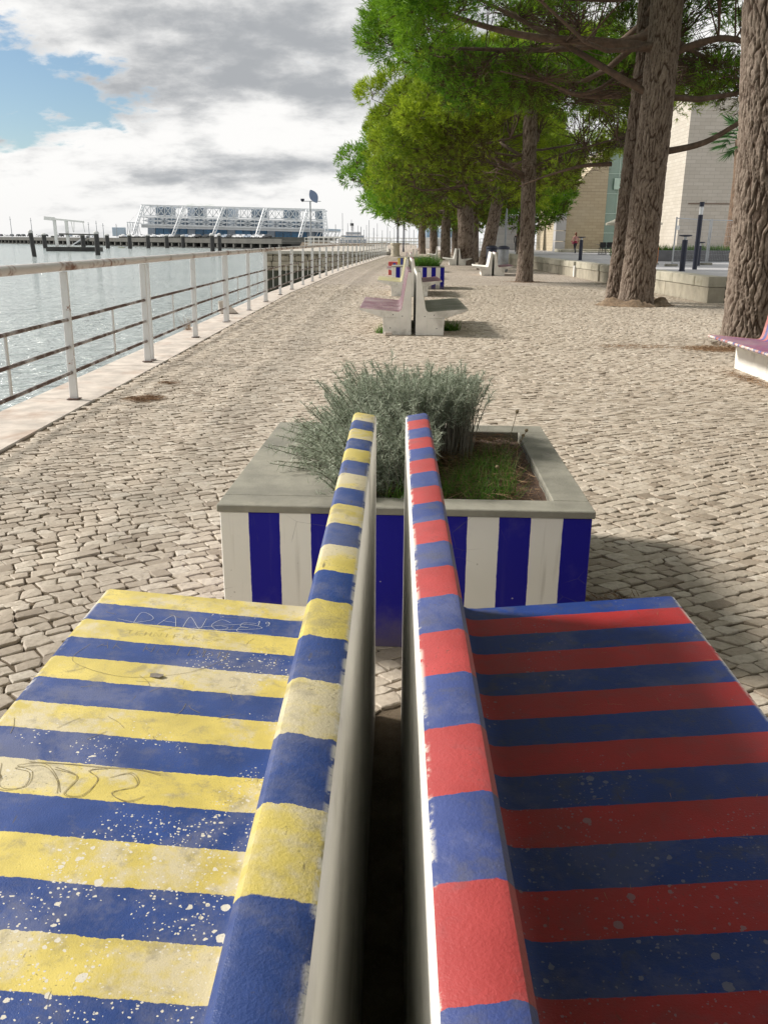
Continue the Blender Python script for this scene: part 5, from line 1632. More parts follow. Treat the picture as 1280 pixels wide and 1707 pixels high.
def person(loc, rz, h, label, bands, pose='walk', hair=(0.09, 0.04, 0.02), bag=None, long_hair=False):
    s = h / 1.7
    t = empty('person', loc, rz, label=label, cat='person')
    t.scale = (s, s, s)
    if pose == 'walk':
        J = [((0, 0, .95), .125, .10), ((0, 0, 1.15), .115, .09), ((0, 0, 1.36), .145, .095), ((0, 0, 1.46), .06, .06), ((0, -.01, 1.56), .075, .085), ((0, -.01, 1.66), .07, .08),
             ((-.1, 0, .9), .095), ((-.1, -.16, .5), .065), ((-.1, -.10, .09), .042), ((-.1, -.24, .04), .035),
             ((.1, 0, .9), .095), ((.1, .06, .5), .065), ((.1, .30, .14), .042), ((.1, .22, .04), .035),
             ((-.19, 0, 1.38), .055), ((-.25, .1, 1.12), .042), ((-.25, -.04, .90), .033), ((-.25, -.08, .81), .036, .02),
             ((.19, 0, 1.38), .055), ((.24, -.08, 1.12), .042), ((.24, -.24, .98), .033), ((.24, -.31, .95), .036, .02)]
        E_ = [(0, 1), (1, 2), (2, 3), (3, 4), (4, 5), (0, 6), (6, 7), (7, 8), (8, 9), (0, 10), (10, 11), (11, 12), (12, 13), (2, 14), (14, 15), (15, 16), (16, 17), (2, 18), (18, 19), (19, 20), (20, 21)]
    elif pose == 'stand':
        J = [((0, 0, .95), .125, .10), ((0, 0, 1.15), .12, .09), ((0, 0, 1.36), .15, .1), ((0, 0, 1.46), .06, .06), ((0, -.01, 1.56), .075, .085), ((0, -.01, 1.66), .07, .08),
             ((-.1, 0, .9), .095), ((-.1, -.02, .5), .065), ((-.1, 0, .09), .042), ((-.1, -.13, .04), .035),
             ((.1, 0, .9), .095), ((.1, -.02, .5), .065), ((.1, 0, .09), .042), ((.1, -.13, .04), .035),
             ((-.19, 0, 1.38), .055), ((-.25, .02, 1.12), .042), ((-.24, -.06, .87), .033), ((-.24, -.08, .79), .036, .02),
             ((.19, 0, 1.38), .055), ((.25, .02, 1.12), .042), ((.24, -.06, .87), .033), ((.24, -.08, .79), .036, .02)]
        E_ = [(0, 1), (1, 2), (2, 3), (3, 4), (4, 5), (0, 6), (6, 7), (7, 8), (8, 9), (0, 10), (10, 11), (11, 12), (12, 13), (2, 14), (14, 15), (15, 16), (16, 17), (2, 18), (18, 19), (19, 20), (20, 21)]
    else:  # sit
        J = [((0, 0, .52), .13, .11), ((0, .02, .72), .12, .09), ((0, 0, .93), .15, .1), ((0, -.01, 1.03), .06, .06), ((0, -.03, 1.13), .075, .085), ((0, -.03, 1.23), .07, .08),
             ((-.1, -.06, .52), .095), ((-.11, -.46, .52), .065), ((-.11, -.46, .09), .042), ((-.11, -.6, .04), .035),
             ((.1, -.06, .52), .095), ((.11, -.46, .52), .065), ((.11, -.46, .09), .042), ((.11, -.6, .04), .035),
             ((-.19, 0, .95), .055), ((-.25, -.06, .72), .042), ((-.2, -.3, .76), .033), ((-.18, -.37, .77), .036, .02),
             ((.19, 0, .95), .055), ((.25, -.06, .72), .042), ((.2, -.3, .76), .033), ((.18, -.37, .77), .036, .02)]
        E_ = [(0, 1), (1, 2), (2, 3), (3, 4), (4, 5), (0, 6), (6, 7), (7, 8), (8, 9), (0, 10), (10, 11), (11, 12), (12, 13), (2, 14), (14, 15), (15, 16), (16, 17), (2, 18), (18, 19), (19, 20), (20, 21)]
    skinned('body', J, E_, zones('clothes', bands), t, 1)
    hz = J[5][0]
    hp = [(0.02, .10), (.055, .085), (.088, .03), (.09, -.03)] + ([(.085, -.12), (.06, -.24), (.02, -.27)] if long_hair else [(.07, -.07), (.02, -.09)])
    MB().lathe([(r, z) for r, z in hp[::-1]], 12, c=(hz[0], hz[1] + .025, hz[2])).build('hair', plain('hair', hair, 0.6), t, sharp=70)
    if bag:
        MB().box(.16, .26, -.12, .12, .78, 1.02).build('bag', plain('bag', bag, 0.6), t, bevel=0.03)
    return t


wp = (15.42, 72.0, TER_Z)
person(wp, R(200), 1.62, 'person walking away in pale red top and dark leggings beside a bollard', [(.08, (0.3, 0.3, 0.32)), (.86, (0.02, 0.02, 0.03)), (1.06, (0.28, 0.02, 0.05)), (1.40, (0.55, 0.26, 0.24)), (9, SKIN)], 'walk', hair=(0.16, 0.05, 0.02), bag=(0.2, 0.02, 0.05), long_hair=True)
person((18.9, 70.9, TER_Z), R(170), 1.7, 'person in white top seated at the cafe table', [(.08, (0.02, 0.02, 0.02)), (.60, (0.03, 0.03, 0.05)), (.98, (0.7, 0.7, 0.68)), (9, SKIN)], 'sit', hair=(0.02, 0.015, 0.01))
person((11.55, 78.0, TER_Z), R(170), 1.7, 'dark dressed person standing far off among the trees', [(.08, (0.02, 0.02, 0.02)), (1.40, (0.02, 0.02, 0.025)), (9, SKIN)], 'stand', hair=(0.02, 0.015, 0.01))
person((12.3, 79.0, TER_Z), R(190), 1.7, 'distant person in yellow top beside the dark dressed one', [(.08, (0.02, 0.02, 0.02)), (.92, (0.03, 0.03, 0.05)), (1.40, (0.5, 0.38, 0.08)), (9, SKIN)], 'stand', hair=(0.03, 0.02, 0.01))

# =================================================================== FAR SIDE OF THE BASIN
# quay with rubble stone face closing the near basin
qy = 80.0
QZ = 0.32
quay = empty('quay', (0, qy, 0), kind='structure')
M['quay_top'] = plain('quay_paving', (0.42, 0.39, 0.34), 0.85, 0.15, 0.5, 0.3)
M['rubble'] = plain('rubble_stone', (0.34, 0.29, 0.22), 0.85, 0.35, 1.4, 0.6, (0.16, 0.14, 0.10), 0.5, bscale=14, bd=0.03)
M['algae'] = plain('algae_wall', (0.035, 0.036, 0.022), 0.7, 0.5, 1.2, 0.6, (0.06, 0.06, 0.03), 0.6, bscale=8)
MB().box(-11.2, 0.2, 0.35, 62, WATER_Z - 0.4, QZ - 0.3).build('core', M['algae'], quay)
MB().box(-11.3, 0.3, 0.0, 62, QZ - 0.28, QZ).build('deck_slab', M['quay_top'], quay, bevel=0.03)
MB().box(-11.25, 0.2, 0.10, 0.34, WATER_Z - 0.3, -1.45).build('tide_band', M['algae'], quay)
qr = random.Random(3)
z = -1.45
while z < QZ - 0.32:
    hh_ = min(qr.uniform(0.32, 0.5), QZ - 0.285 - z)
    x = -11.2
    while x < 0.1:
        w = min(qr.uniform(0.5, 1.15), 0.2 - x)
        d = qr.uniform(0, 0.10)
        MB().box(x + 0.02, x + w - 0.02, 0.06 + d, 0.36, z + 0.015, z + hh_ - 0.015).build('stone', M['rubble'], quay, bevel=0.05)
        x += w
    z += hh_
# white railing on the far quay
for k in range(9):
    x0 = -10.9 + k * 3.9
    t = empty('quay_railing', (x0, 118.0, QZ), 0, label='%s white railing panel on the far quay, from the left' % ORD[k], cat='railing', group='white railing panels on the far quay')
    mb = MB()
    for q in range(7): MB().box(q * 0.62, q * 0.62 + 0.07, -0.03, 0.03, 0, 1.2).build('post', M['white_paint'], t)
    for zr in (0.4, 0.78, 1.2): MB().box(0, 3.8, -0.035, 0.035, zr, zr + 0.08).build('rail', M['white_paint'], t)
t = empty('quay_railing', (-9.2, 104.0, QZ), 0, label='shorter white railing in front of the truss building, on the far quay', cat='railing', group='white railing panels on the far quay')
for q in range(8): MB().box(q * 0.62, q * 0.62 + 0.07, -0.03, 0.03, 0, 1.25).build('post', M['white_paint'], t)
for zr in (0.4, 0.78, 1.25): MB().box(0, 4.42, -0.035, 0.035, zr, zr + 0.08).build('rail', M['white_paint'], t)

# wind sculpture on a pole
t = empty('wind_sculpture', (-11.4, 134.0, -0.2), 0, label='tall pole with cup arm and big tilted blue grey blade', cat='sculpture')
sx = -0.2
MB().tube([(0, 0, 0), (0, 0, 7.0)], [0.14, 0.11], 10).build('pole', M['galv'], t, sharp=60)
MB().tube([(-1.1, 0, 6.95), (1.6, 0, 6.95)], 0.05, 6).build('arm', M['galv'], t, sharp=60)
MB().lathe([(0.05, 0), (0.25, 0.15), (0.3, 0.4), (0.28, 0.45)], 12, c=(-1.15, 0, 6.85)).build('cup', M['bollard'], t, sharp=60)
mb = MB()
n_ = 16
prof = [(0.62 * math.sin(math.pi * (k / n_)) ** 0.8, -1.0 + 2.1 * k / n_) for k in range(n_ + 1)]
vsA = []
for wv_, zv_ in prof: vsA += [(-wv_, -0.04, zv_), (wv_, -0.04, zv_), (wv_, 0.04, zv_), (-wv_, 0.04, zv_)]
fsA = []
for k in range(n_):
    for q in range(4):
        fsA.append((k * 4 + q, k * 4 + (q + 1) % 4, k * 4 + 4 + (q + 1) % 4, k * 4 + 4 + q))
mb.add(vsA, fsA)
o = mb.build('blade', plain('blue_grey_blade', (0.14, 0.19, 0.30), 0.35, 0.1, 3, 0.05, metal=0.3), t, sharp=50)
o.location = (0.55, 0, 7.6); o.rotation_euler = (0, R(-28), 0)

# two dark lamp posts and the stone drum at the end of the railing
for (x, y, h, lab) in ((1.25, 97.0, 4.0, 'left dark lamp post at the far end of the railing'), (2.05, 104.0, 4.6, 'right dark lamp post behind the pale stone drum')):
    t = empty('lamp_post', (x, y, 0), 0, label=lab, cat='lamp', group='dark lamp posts')
    MB().tube([(0, 0, 0), (0, 0, 0.5), (0, 0, h)], [0.14, 0.09, 0.07], 8).build('pole', M['bollard'], t, sharp=60)
    MB().lathe([(0.08, 0), (0.22, 0.1), (0.24, 0.35), (0.05, 0.45)], 10, c=(0, 0, h)).build('lantern', M['bollard'], t, sharp=60)
tag(MB().lathe([(0.42, 0), (0.42, 0.1), (0.36, 0.14), (0.36, 0.92), (0.42, 0.96), (0.42, 1.1)], 18).build('stone_drum', plain('drum_stone', (0.50, 0.45, 0.36), 0.8, 0.12, 3, 0.3), loc=(0.78, 74.0, 0), sharp=40), label='pale round stone drum at the end of the path', cat='drum')
# white kiosk beyond the benches
t = empty('kiosk', (6.2, 150.0, 0), 0, label='white and pale blue kiosk at the end of the avenue', cat='building')
M['pale_blue'] = plain('pale_blue_panel', (0.48, 0.58, 0.68), 0.4, 0.06, 2, 0.05)
MB().box(0.0, 2.6, 0, 4, 0, 1.75).build('front_box', M['white_paint'], t, bevel=0.03)
MB().box(2.75, 5.2, 0.5, 4, 0, 1.75).build('front_box', M['white_paint'], t, bevel=0.03)
MB().box(-0.6, 5.6, 4.1, 9, 0, 3.3).build('rear_hall', M['pale_blue'], t, bevel=0.03)
for k in range(5): MB().box(-0.3 + k * 1.2, 0.55 + k * 1.2, 4.02, 4.09, 1.9, 2.9).build('window', plain('kiosk_window', (0.20, 0.30, 0.40), 0.15, 0.1, 1, 0), t)

# ---- mooring piles
M['pile'] = plain('tarred_pile', (0.035, 0.034, 0.034), 0.7, 0.4, 0.8, 0.4, (0.07, 0.08, 0.05), 0.7, bscale=6)
M['pile_cap'] = plain('pile_cap', (0.50, 0.50, 0.49), 0.7, 0.15, 2, 0.1)


def world_at(px_, py_, z_):
    """where the photo's pixel meets height z (used to lay out the far basin in metres)"""
    cr, sr = math.cos(R(0.45)), math.sin(R(0.45))
    u, v = (px_ - 640) / 1400, -(py_ - 853.5) / 1400
    a, b_ = u * cr - v * sr, u * sr + v * cr
    d = Vector((a, math.cos(PITCH) + b_ * math.sin(PITCH), -math.sin(PITCH) + b_ * math.cos(PITCH)))
    k = (z_ - CAM_H) / d.z
    return d * k


PILES = [(58.5, 428, 1.0, 'leaning mooring pile nearest the left edge', 3.5), (76.5, 414, 1.0, 'dark pile right of the leaning one', 2.0), (90, 405, 0.9, 'dark pile in front of the white lifting beam', 0.5), (140, 413.5, 1.0, 'dark pile at the right end of the raft', 0),
         (164, 425.5, 1.15, 'thickest nearest mooring pile with pale collar', 0), (180.5, 414, 0.95, 'slim pile left of the small floating platform', 0), (217.5, 414.5, 0.95, 'slim pile just left of the truss building', 0),
         (248, 414, 0.95, 'pile under the left end of the truss building', 0), (279, 413.5, 0.95, 'second pile in front of the truss building', 0), (306, 413, 0.9, 'third pile in front of the truss building', 0), (330, 413, 0.9, 'pile left of the grey gangway', 0),
         (355, 421.5, 1.05, 'thick pale collared pile right of the gangway', 0), (367, 421.5, 0.9, 'thin dark pile beside the pale collared one', 0), (148, 407, 0.9, 'far pile behind the raft', 0), (207, 407, 0.9, 'far pile behind the small floating platform', 0)]
for (ppx, ppy, dia, lab, tilt) in PILES:
    w = world_at(ppx, ppy, WATER_Z)
    w = w * 1.0
    dd = w.y
    rad = dia * 7.0 / 1400 * dd / 2
    hgt = min(2.9, 1.32 + (398 - 388) / 1400 * dd) - WATER_Z
    t = empty('mooring_pile', (w.x, w.y, WATER_Z - 0.6), 0, label=lab, cat='pile', group='mooring piles in the basin')
    t.rotation_euler = (0, R(-tilt), 0)
    MB().lathe([(rad, 0), (rad, hgt - 0.55 + 0.6)], 12).build('shaft', M['pile'], t, sharp=40)
    MB().lathe([(rad * 1.12, hgt - 0.55 + 0.6), (rad * 1.12, hgt - 0.1 + 0.6), (rad * 0.6, hgt + 0.25 + 0.6), (rad * .1, hgt + .35 + .6)], 12).build('cap', M['pile_cap'], t, sharp=40)
# rafts
for (a, b2, lab) in (((84, 411.5), (138, 412.5), 'low floating raft tied between two piles'), ((184, 412), (203, 413.5), 'small floating platform with green nets')):
    w0, w1 = world_at(*a, WATER_Z), world_at(*b2, WATER_Z)
    t = empty('raft', w0, math.atan2(w1.y - w0.y, w1.x - w0.x), label=lab, cat='raft')
    L = (w1 - w0).length
    MB().box(0, L, 0, 5, -0.2, 0.55).build('deck', M['pile'], t, bevel=0.1)
    rq = random.Random(4)
    for k in range(9):
        x = rq.uniform(0.08, 0.85) * L
        MB().box(x, x + rq.uniform(0.8, 2.2), 1, 3, 0.57, 0.57 + rq.uniform(0.3, 1.2)).build('crate', plain('raft_clutter', (0.2, 0.2, 0.1), 0.8, 0.4, 1), t, bevel=0.05)

# ---- long pier with cars
pa, pb = world_at(470, 416.5, WATER_Z), world_at(-40, 404.8, WATER_Z)
pdir = (pb - pa).normalized(); pn = Vector((pdir.y, -pdir.x, 0)) * -1
if pn.y < 0: pn = -pn
pier = empty('pier', pa, math.atan2(pdir.y, pdir.x), label='long dark pier on columns crossing the far side of the basin', cat='pier')
PL_ = (pb - pa).length
M['pier_dark'] = plain('pier_concrete_dark', (0.05, 0.05, 0.048), 0.85, 0.4, 0.2, 0.3, (0.10, 0.095, 0.08), 0.6, bscale=2)
M['pier_pale'] = plain('pier_concrete', (0.10, 0.097, 0.088), 0.85, 0.3, 0.2, 0.3, (0.12, 0.115, 0.1), 0.6, bscale=2)
PZ = 5.3                                                  # deck above water
MB().box(0, PL_, -30, -6.0, -0.5, PZ - 1.4).build('core', M['pier_dark'], pier)
MB().box(0, PL_, -30, 0, PZ - 1.3, PZ).build('deck', M['pier_pale'], pier)
MB().box(0, PL_, -5.9, -0.6, -0.5, 1.9).build('tide_wall', M['pier_dark'], pier)
k = 0
x = 2.0
while x < PL_:
    MB().box(x, x + 1.3, -1.8, -0.3, 1.92, PZ - 1.32).build('column', M['pier_pale'], pier)
    x += 8.0 if x < 400 else 26.0
MB().box(0, PL_, -0.45, -0.15, PZ + 0.02, PZ + 1.0).build('parapet', M['pier_pale'], pier)
# gangway
gx = (world_at(344, 409, WATER_Z) - pa).dot(pdir)
t = empty('gangway', pa + pdir * gx, math.atan2(pdir.y, pdir.x), label='grey metal gangway sloping from the pier to the water', cat='gangway')
for s_ in (-0.0, 1.8):
    MB().bar((0, 1.0 + s_, 0.6), (-22, 1.0 + s_, PZ + 1.0), 0.25, 0.9).build('side_girder', M['galv'], t)
MB().bar((0, 1.9, 0.4), (-22, 1.9, PZ + 0.6), 1.6, 0.12).build('walkway', M['galv'], t)

# cars along the pier deck
M['car_white'] = plain('car_white', (0.72, 0.73, 0.75), 0.3, 0.03, 1, 0)
M['car_dark'] = plain('car_dark', (0.04, 0.045, 0.05), 0.3, 0.05, 1, 0)
M['car_blue'] = plain('car_silver_blue', (0.36, 0.42, 0.50), 0.3, 0.05, 1, 0)
M['car_glass'] = plain('car_glass', (0.03, 0.04, 0.05), 0.1, 0.05, 1, 0)
M['tyre'] = plain('tyre', (0.012, 0.012, 0.012), 0.8, 0.1, 1, 0)


def car_mesh():
    body = [(-2.1, .3), (2.1, .3), (2.15, .62), (2.05, .85), (1.2, .95), (.55, 1.45), (-1.0, 1.47), (-1.75, 1.0), (-2.12, .9)]
    b = MB()
    n = len(body)
    vs = [(x, -.85, z) for x, z in body] + [(x, .85, z) for x, z in body]
    b.add(vs, [tuple(range(n))[::-1], tuple(range(n, 2 * n))] + [(i, (i + 1) % n, n + (i + 1) % n, n + i) for i in range(n)])
    gl = MB()
    for s in (-.858, .858):
        q = [(1.0, s, .99), (.5, s, 1.38), (-.95, s, 1.4), (-1.5, s, 1.02)]
        gl.add(q, [(0, 1, 2, 3)])
    return b, gl


cb, cg = car_mesh()
wheel_me = MB()
for k in range(12): pass
wheel_me.tube([(0, -.1, 0), (0, .1, 0)], 0.32, 12)
wheel_me = wheel_me.mesh('wheel', M['tyre'], sharp=40)
gl_me = cg.mesh('window', M['car_glass'])
car_me = [cb.mesh('car_body', M[k_], bevel=0.08, seg=2, sharp=50) for k_ in ('car_white', 'car_dark', 'car_blue')]
cr_ = random.Random(8)
cpos = [4, 13, 22, 33, 41, 52, 66, 78, 96, 104, 118, 132, 147, 160, 205, 216, 226, 240, 256, 270, 284, 298, 310, 322, 331, 345, 360, 376, 384, 395, 404, 414, 426, 438, 446]
NTH = ORD + ['twenty-%s' % q for q in ORD[:9]] + ['thirtieth'] + ['thirty-%s' % q for q in ORD[:9]]
COLN = ['white', 'dark', 'silver blue']
for k, cxp in enumerate(cpos):
    # deck position along the pier under that sight line
    w = world_at(cxp, 407, WATER_Z)
    rayd = Vector((w.x, w.y, 0)).normalized()
    # intersect with the line 4 m behind the pier front
    A = pa + pn * 4.0
    den_ = rayd.x * pdir.y - rayd.y * pdir.x
    tt = (A.x * pdir.y - A.y * pdir.x) / den_
    pos = rayd * tt
    ci = cr_.choice([0, 0, 0, 2, 1, 0]) if cxp > 190 else cr_.choice([1, 1, 2, 0])
    t = empty('parked_car', (pos.x, pos.y, WATER_Z + PZ + 0.02), math.atan2(pdir.y, pdir.x) + math.pi / 2 * (k % 2) * 0 + cr_.uniform(-.05, .05),
              label='%s car parked on the pier, %s in the row from the left' % (COLN[ci], NTH[k]), cat='car', group='cars parked along the pier')
    t.scale = (1.25, 1.25, 1.25)
    link('car_body', car_me[ci], t)
    link('window', gl_me, t)
    for sx in (-1.3, 1.3):
        for sy in (-.78, .78):
            link('wheel', wheel_me, t, (sx, sy, .32))

# ---- white lifting beam (bascule) at the left
LB = 330.0
def bx_(px_, py_, Y):
    cr, sr = math.cos(R(0.45)), math.sin(R(0.45))
    u, v = (px_ - 640) / 1400, -(py_ - 853.5) / 1400
    a, b_ = u * cr - v * sr, u * sr + v * cr
    d = Vector((a, math.cos(PITCH) + b_ * math.sin(PITCH), -math.sin(PITCH) + b_ * math.cos(PITCH)))
    return d * (Y / d.y) + Vector((0, 0, CAM_H))
t = empty('lifting_beam', bx_(91, 388, LB), 0, label='white lifting beam on two columns at the basin gate', cat='bridge')
o0 = Vector(t.location)
A0, A1 = bx_(75, 363.5, LB) - o0, bx_(140, 370, LB) - o0
mb = MB(); mb.bar(A0, A0 * 0.75 + A1 * 0.25, 1.6, 1.25); mb.build('counterweight_beam', M['white_paint'], t)
MB().bar(A0 * 0.755 + A1 * 0.245, A1, 1.3, 0.6).build('beam', M['white_paint'], t)
base_z = -6.0
for pxx in (91, 110.5):
    p = bx_(pxx, 366, LB) - o0
    MB().bar((p.x, 0, base_z), (p.x, 0, p.z), 0.95, 0.95, up=(0, 1, 0)).build('column', M['white_paint'], t)
for pxx, pp2 in ((119, 123), (124, 124), (138.5, 142)):
    p = bx_(pxx, 369, LB) - o0; q = bx_(pp2, 387, LB) - o0
    MB().tube([(p.x, 0, p.z), (q.x, 0, q.z)], 0.12, 5).build('stay', M['white_paint'], t)
MB().bar((A0.x + 5, 0, base_z + 5.6), (A1.x + 4, 0, base_z + 5.4), 2.2, 0.5).build('deck', M['pier_pale'], t)
MB().box(A0.x, A1.x + 5, -2, 4, base_z - 4, base_z + 1).build('abutment', M['pier_dark'], t)
# thin masts on the pier
for k, (pxx, py0) in enumerate(((20, 361), (54, 363), (149, 370), (162, 368), (173, 372), (195, 373))):
    p = bx_(pxx, 386, 500); q = bx_(pxx, py0, 500)
    t = empty('flag_mast', (p.x, 500, p.z - 4), 0, label='thin mast standing on the pier, %s from the left' % ORD[k], cat='mast', group='thin masts on the pier')
    MB().tube([(0, 0, 0), (0, 0, q.z - p.z + 4)], [0.22, 0.14], 6).build('pole', M['galv'], t)
    MB().tube([(-0.5, 0, (q.z - p.z + 4) * 0.86), (0.5, 0, (q.z - p.z + 4) * 0.86)], [0.09, 0.09], 5).build('crossarm', M['galv'], t)

# ---- truss building on the pier
TY = 640.0
def tb(px_, py_): return bx_(px_, py_, TY)
org = tb(390, 392); org.z = 3.0
tbd = empty('truss_building', org, 0, label='long white steel truss building with blue glass on the pier', cat='building')
def L_(px_, py_, dy=0.0):
    v = tb(px_, py_) - org
    return Vector((v.x, dy, v.z))
M['truss'] = plain('white_steel', (0.74, 0.76, 0.78), 0.45, 0.05, 0.2, 0.0)
M['blue_glass'] = plain('blue_glass', (0.05, 0.17, 0.32), 0.15, 0.45, 0.12, 0.0)
M['grey_glass'] = plain('grey_blue_glass', (0.16, 0.21, 0.27), 0.2, 0.35, 0.12, 0.0)
def yl(px_, f):
    """roof 342 at left end to 352 at right; f=0 roof, 1 base"""
    t_ = (px_ - 238) / (540 - 238)
    top = 342 + 7.5 * t_; base = 391 + 8 * t_
    return top + (base - top) * f
# body floors set back
for (f0, f1, mt, nm) in ((0.04, 0.36, 'grey_glass', 'upper_storey'), (0.42, 0.66, 'grey_glass', 'middle_storey'), (0.75, 1.0, 'blue_glass', 'ground_storey')):
    n_ = 22
    for k in range(n_):
        x0 = 243 + (538 - 243) * k / n_; x1 = 243 + (538 - 243) * (k + 0.93) / n_
        if nm == 'upper_storey' and k % 4 in (0, 3): continue
        a, b2, c2, d2 = L_(x0, yl(x0, f1), 6), L_(x1, yl(x1, f1), 6), L_(x1, yl(x1, f0), 6), L_(x0, yl(x0, f0), 6)
        mb = MB(); mb.add([a, b2, c2, d2] + [v + Vector((0, 14, 0)) for v in (a, b2, c2, d2)], [(0, 1, 2, 3), (7, 6, 5, 4), (0, 4, 5, 1), (1, 5, 6, 2), (2, 6, 7, 3), (3, 7, 4, 0)])
        mb.build('window', M[mt] if k % 5 else M['car_blue'], tbd)
for (f, wdt, dy) in ((0.0, 0.9, 0), (0.34, 0.7, 2), (0.40, 0.7, 0), (0.66, 1.2, 0), (0.72, 1.8, 1), (0.015, 0.8, 22)):
    MB().bar(L_(236, yl(236, f), dy), L_(542, yl(542, f), dy), wdt, wdt).build('chord', M['truss'], tbd)
def xlat(f0, f1, n_, w_, nm, dy=0.0, cross=True):
    for k in range(n_):
        mb = MB()
        x0 = 240 + 300 * k / n_; x1 = 240 + 300 * (k + 1) / n_
        mb.bar(L_(x0, yl(x0, f0), dy), L_(x1, yl(x1, f1), dy), w_, w_)
        if cross: mb.bar(L_(x0, yl(x0, f1), dy), L_(x1, yl(x1, f0), dy), w_, w_)
        mb.bar(L_(x0, yl(x0, f0), dy), L_(x0, yl(x0, f1), dy), w_, w_)
        mb.build(nm, M['truss'], tbd)
xlat(0.0, 0.34, 26, 0.42, 'roof_brace')
xlat(0.40, 0.52, 13, 0.42, 'floor_brace')
xlat(0.52, 0.66, 13, 0.42, 'floor_brace')
MB().bar(L_(238, yl(238, 0.52)), L_(541, yl(541, 0.52)), 0.45, 0.45).build('chord', M['truss'], tbd)
# slanting lattice legs in front
for (xt, xb) in ((242, 231), (310, 295), (376, 360), (444, 431), (514, 502), (541, 548)):
    a0, a1 = L_(xt - 2.2, yl(xt, 0.02), -5), L_(xb - 2.2, yl(xb, 1.02), -12)
    b0, b1 = L_(xt + 2.2, yl(xt, 0.02), -5), L_(xb + 2.2, yl(xb, 1.02), -12)
    mb = MB(); mb.bar(a0, a1, 0.5, 0.5); mb.bar(b0, b1, 0.5, 0.5)
    for k in range(9):
        t0, t1 = k / 9, (k + 1) / 9
        mb.bar(a0.lerp(a1, t0), b0.lerp(b1, t1), 0.3, 0.3); mb.bar(b0.lerp(b1, t0), a0.lerp(a1, t1), 0.3, 0.3)
    mb.build('lattice_leg', M['truss'], tbd)
# left annexe and right terrace with trellis
for k in range(5):
    x0 = 213 + 4.4 * k
    MB().bar(L_(x0, 370.5), L_(x0, 392), 0.4, 0.4).build('annexe_post', M['truss'], tbd)
    MB().bar(L_(x0, 371), L_(x0 + 4.4, 391), 0.3, 0.3).build('annexe_brace', M['truss'], tbd)
MB().bar(L_(212, 370.5), L_(236, 372), 0.6, 0.6).build('chord', M['truss'], tbd)
MB().tube([L_(216, 370), L_(239, 345)], 0.12, 4).build('stay', M['truss'], tbd)
for k in range(7):
    x0 = 524 + 6 * k
    MB().bar(L_(x0, 400), L_(x0 + 7, 386), 0.45, 0.45).build('terrace_brace', M['truss'], tbd)
MB().bar(L_(520, 385), L_(567, 386.5), 1.0, 1.0).build('chord', M['truss'], tbd)
mb = MB(); a = L_(520, 384, 8); b2 = L_(567, 386, 8); mb.bar(a + Vector((0, 0, .8)), b2 + Vector((0, 0, .8)), 8, 1.6); mb.build('terrace', M['pale_blue'], tbd)
MB().box(L_(212, 392).x, L_(570, 400).x, -20, 40, -3.0, -0.3).build('platform', M['pier_pale'], tbd)
# small grey hut left of it
hp = bx_(197, 386, 620)
tag(MB().box(-4, 4.0, 0, 6, -3, 2.8).build('harbour_hut', M['pale_blue'], loc=hp, bevel=0.1), label='small pale hut left of the truss building', cat='building')

# ---- sailing boats: masts above the far railing
M['hull'] = plain('white_hull', (0.74, 0.75, 0.77), 0.3, 0.05, 1, 0)
br = random.Random(17)
masts = [(569, 355), (578, 372), (584, 366), (595, 376), (599, 378), (609, 375), (613, 367), (627, 372), (635, 384), (643, 378), (648, 385), (655, 381), (663, 377), (673, 378), (680, 376), (687, 383), (694, 380), (557, 374), (605, 383), (620, 380)]
def hull_mesh(L, w, h):
    mb = MB()
    secs = []
    n_ = 9
    for k in range(n_):
        t_ = k / (n_ - 1)
        ww = w / 2 * (1 - abs(2 * t_ - 0.8) ** 2.4 / 1.9) if t_ > 0.4 else w / 2 * (0.75 + 0.6 * t_)
        ww = max(ww, 0.03)
        x = -L / 2 + L * t_
        zt = h * (1 + 0.18 * (2 * t_ - 1) ** 2)
        secs.append([(x, -ww, zt), (x, -ww * .85, h * .4), (x, 0, -0.1), (x, ww * .85, h * .4), (x, ww, zt)])
    vs = [p for s in secs for p in s]
    fs = []
    for k in range(n_ - 1):
        for q in range(4): fs.append((k * 5 + q, k * 5 + q + 1, k * 5 + 6 + q, k * 5 + 5 + q))
        fs.append((k * 5 + 4, k * 5, k * 5 + 5, k * 5 + 9))
    fs += [(0, 1, 2, 3, 4), tuple((n_ - 1) * 5 + q for q in (4, 3, 2, 1, 0))]
    mb.add(vs, fs)
    return mb.mesh('hull', M['hull'], sharp=40)
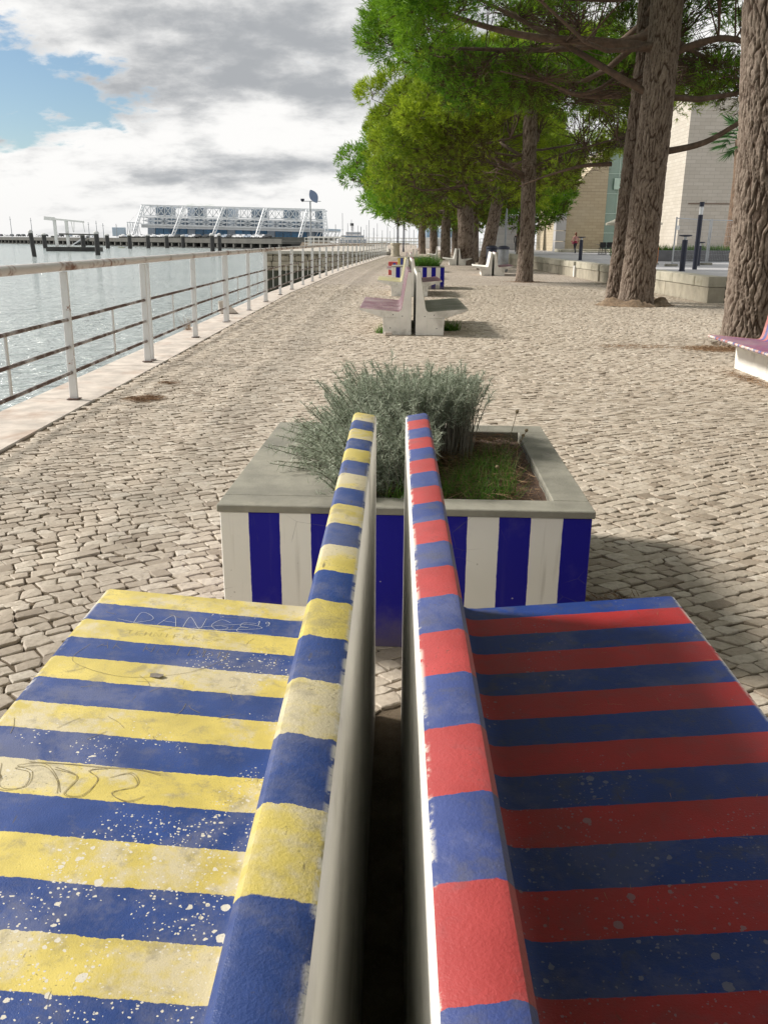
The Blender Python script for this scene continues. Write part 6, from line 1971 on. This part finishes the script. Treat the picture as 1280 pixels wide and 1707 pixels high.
hm = hull_mesh(9.5, 3.0, 1.5)
for k, (mx, my) in enumerate(masts):
    Y = br.uniform(205, 330)
    p = bx_(mx, 402, Y); q = bx_(mx, my, Y)
    lab = 'moored sailing boat whose mast is %s from the left above the far railing' % (ORD[sorted(range(len(masts)), key=lambda i: masts[i][0]).index(k)])
    t = empty('sailing_boat', (p.x, Y, WATER_Z), br.uniform(-0.5, 0.5), label=lab, cat='boat', group='sailing boats in the marina')
    link('hull', hm, t)
    MB().box(-2.2, 1.6, -0.9, 0.9, 1.5, 2.25).build('cabin', M['hull'], t, bevel=0.2)
    MB().tube([(0.4, 0, 1.4), (0.4, 0, q.z - WATER_Z)], [0.11, 0.08], 6).build('mast', M['galv'], t)
    MB().tube([(0.3, 0, 2.9), (-3.8, 0, 2.9)], [0.16, 0.13], 6).build('boom', M['pale_blue'], t)
    MB().tube([(0.4, -0.9, (q.z - WATER_Z) * 0.62), (0.4, 0.9, (q.z - WATER_Z) * 0.62)], 0.05, 4).build('spreader', M['galv'], t)
# white ferry with black topped funnel
Y = 360.0
p = bx_(590, 402, Y)
t = empty('ferry', (p.x, Y, WATER_Z), R(8), label='white passenger ship with black topped funnel beyond the marina', cat='ship')
fh = hull_mesh(17, 6, 3.0); link('hull', fh, t, (0, 0, 0.2))
for k, (hw, z0, z1) in enumerate(((6.8, 3.3, 5.2), (5.6, 5.25, 6.7), (3.6, 6.75, 8.0))):
    MB().box(-hw, hw * 0.72, -2.2 + .2 * k, 2.2 - .2 * k, z0, z1).build('deck_house', M['hull'], t, bevel=0.12)
    MB().box(-hw + .4, hw * 0.72 - .4, -2.25 + .2 * k, -2.21 + .2 * k, z0 + .6, z1 - .45).build('window_band', M['blue_glass'], t)
MB().lathe([(0.75, 8.0), (0.7, 10.3)], 12, c=(-0.8, 0, 0)).build('funnel', M['hull'], t, sharp=50)
MB().lathe([(0.74, 10.3), (0.7, 11.3)], 12, c=(-0.8, 0, 0)).build('funnel_top', M['black'], t, sharp=50)
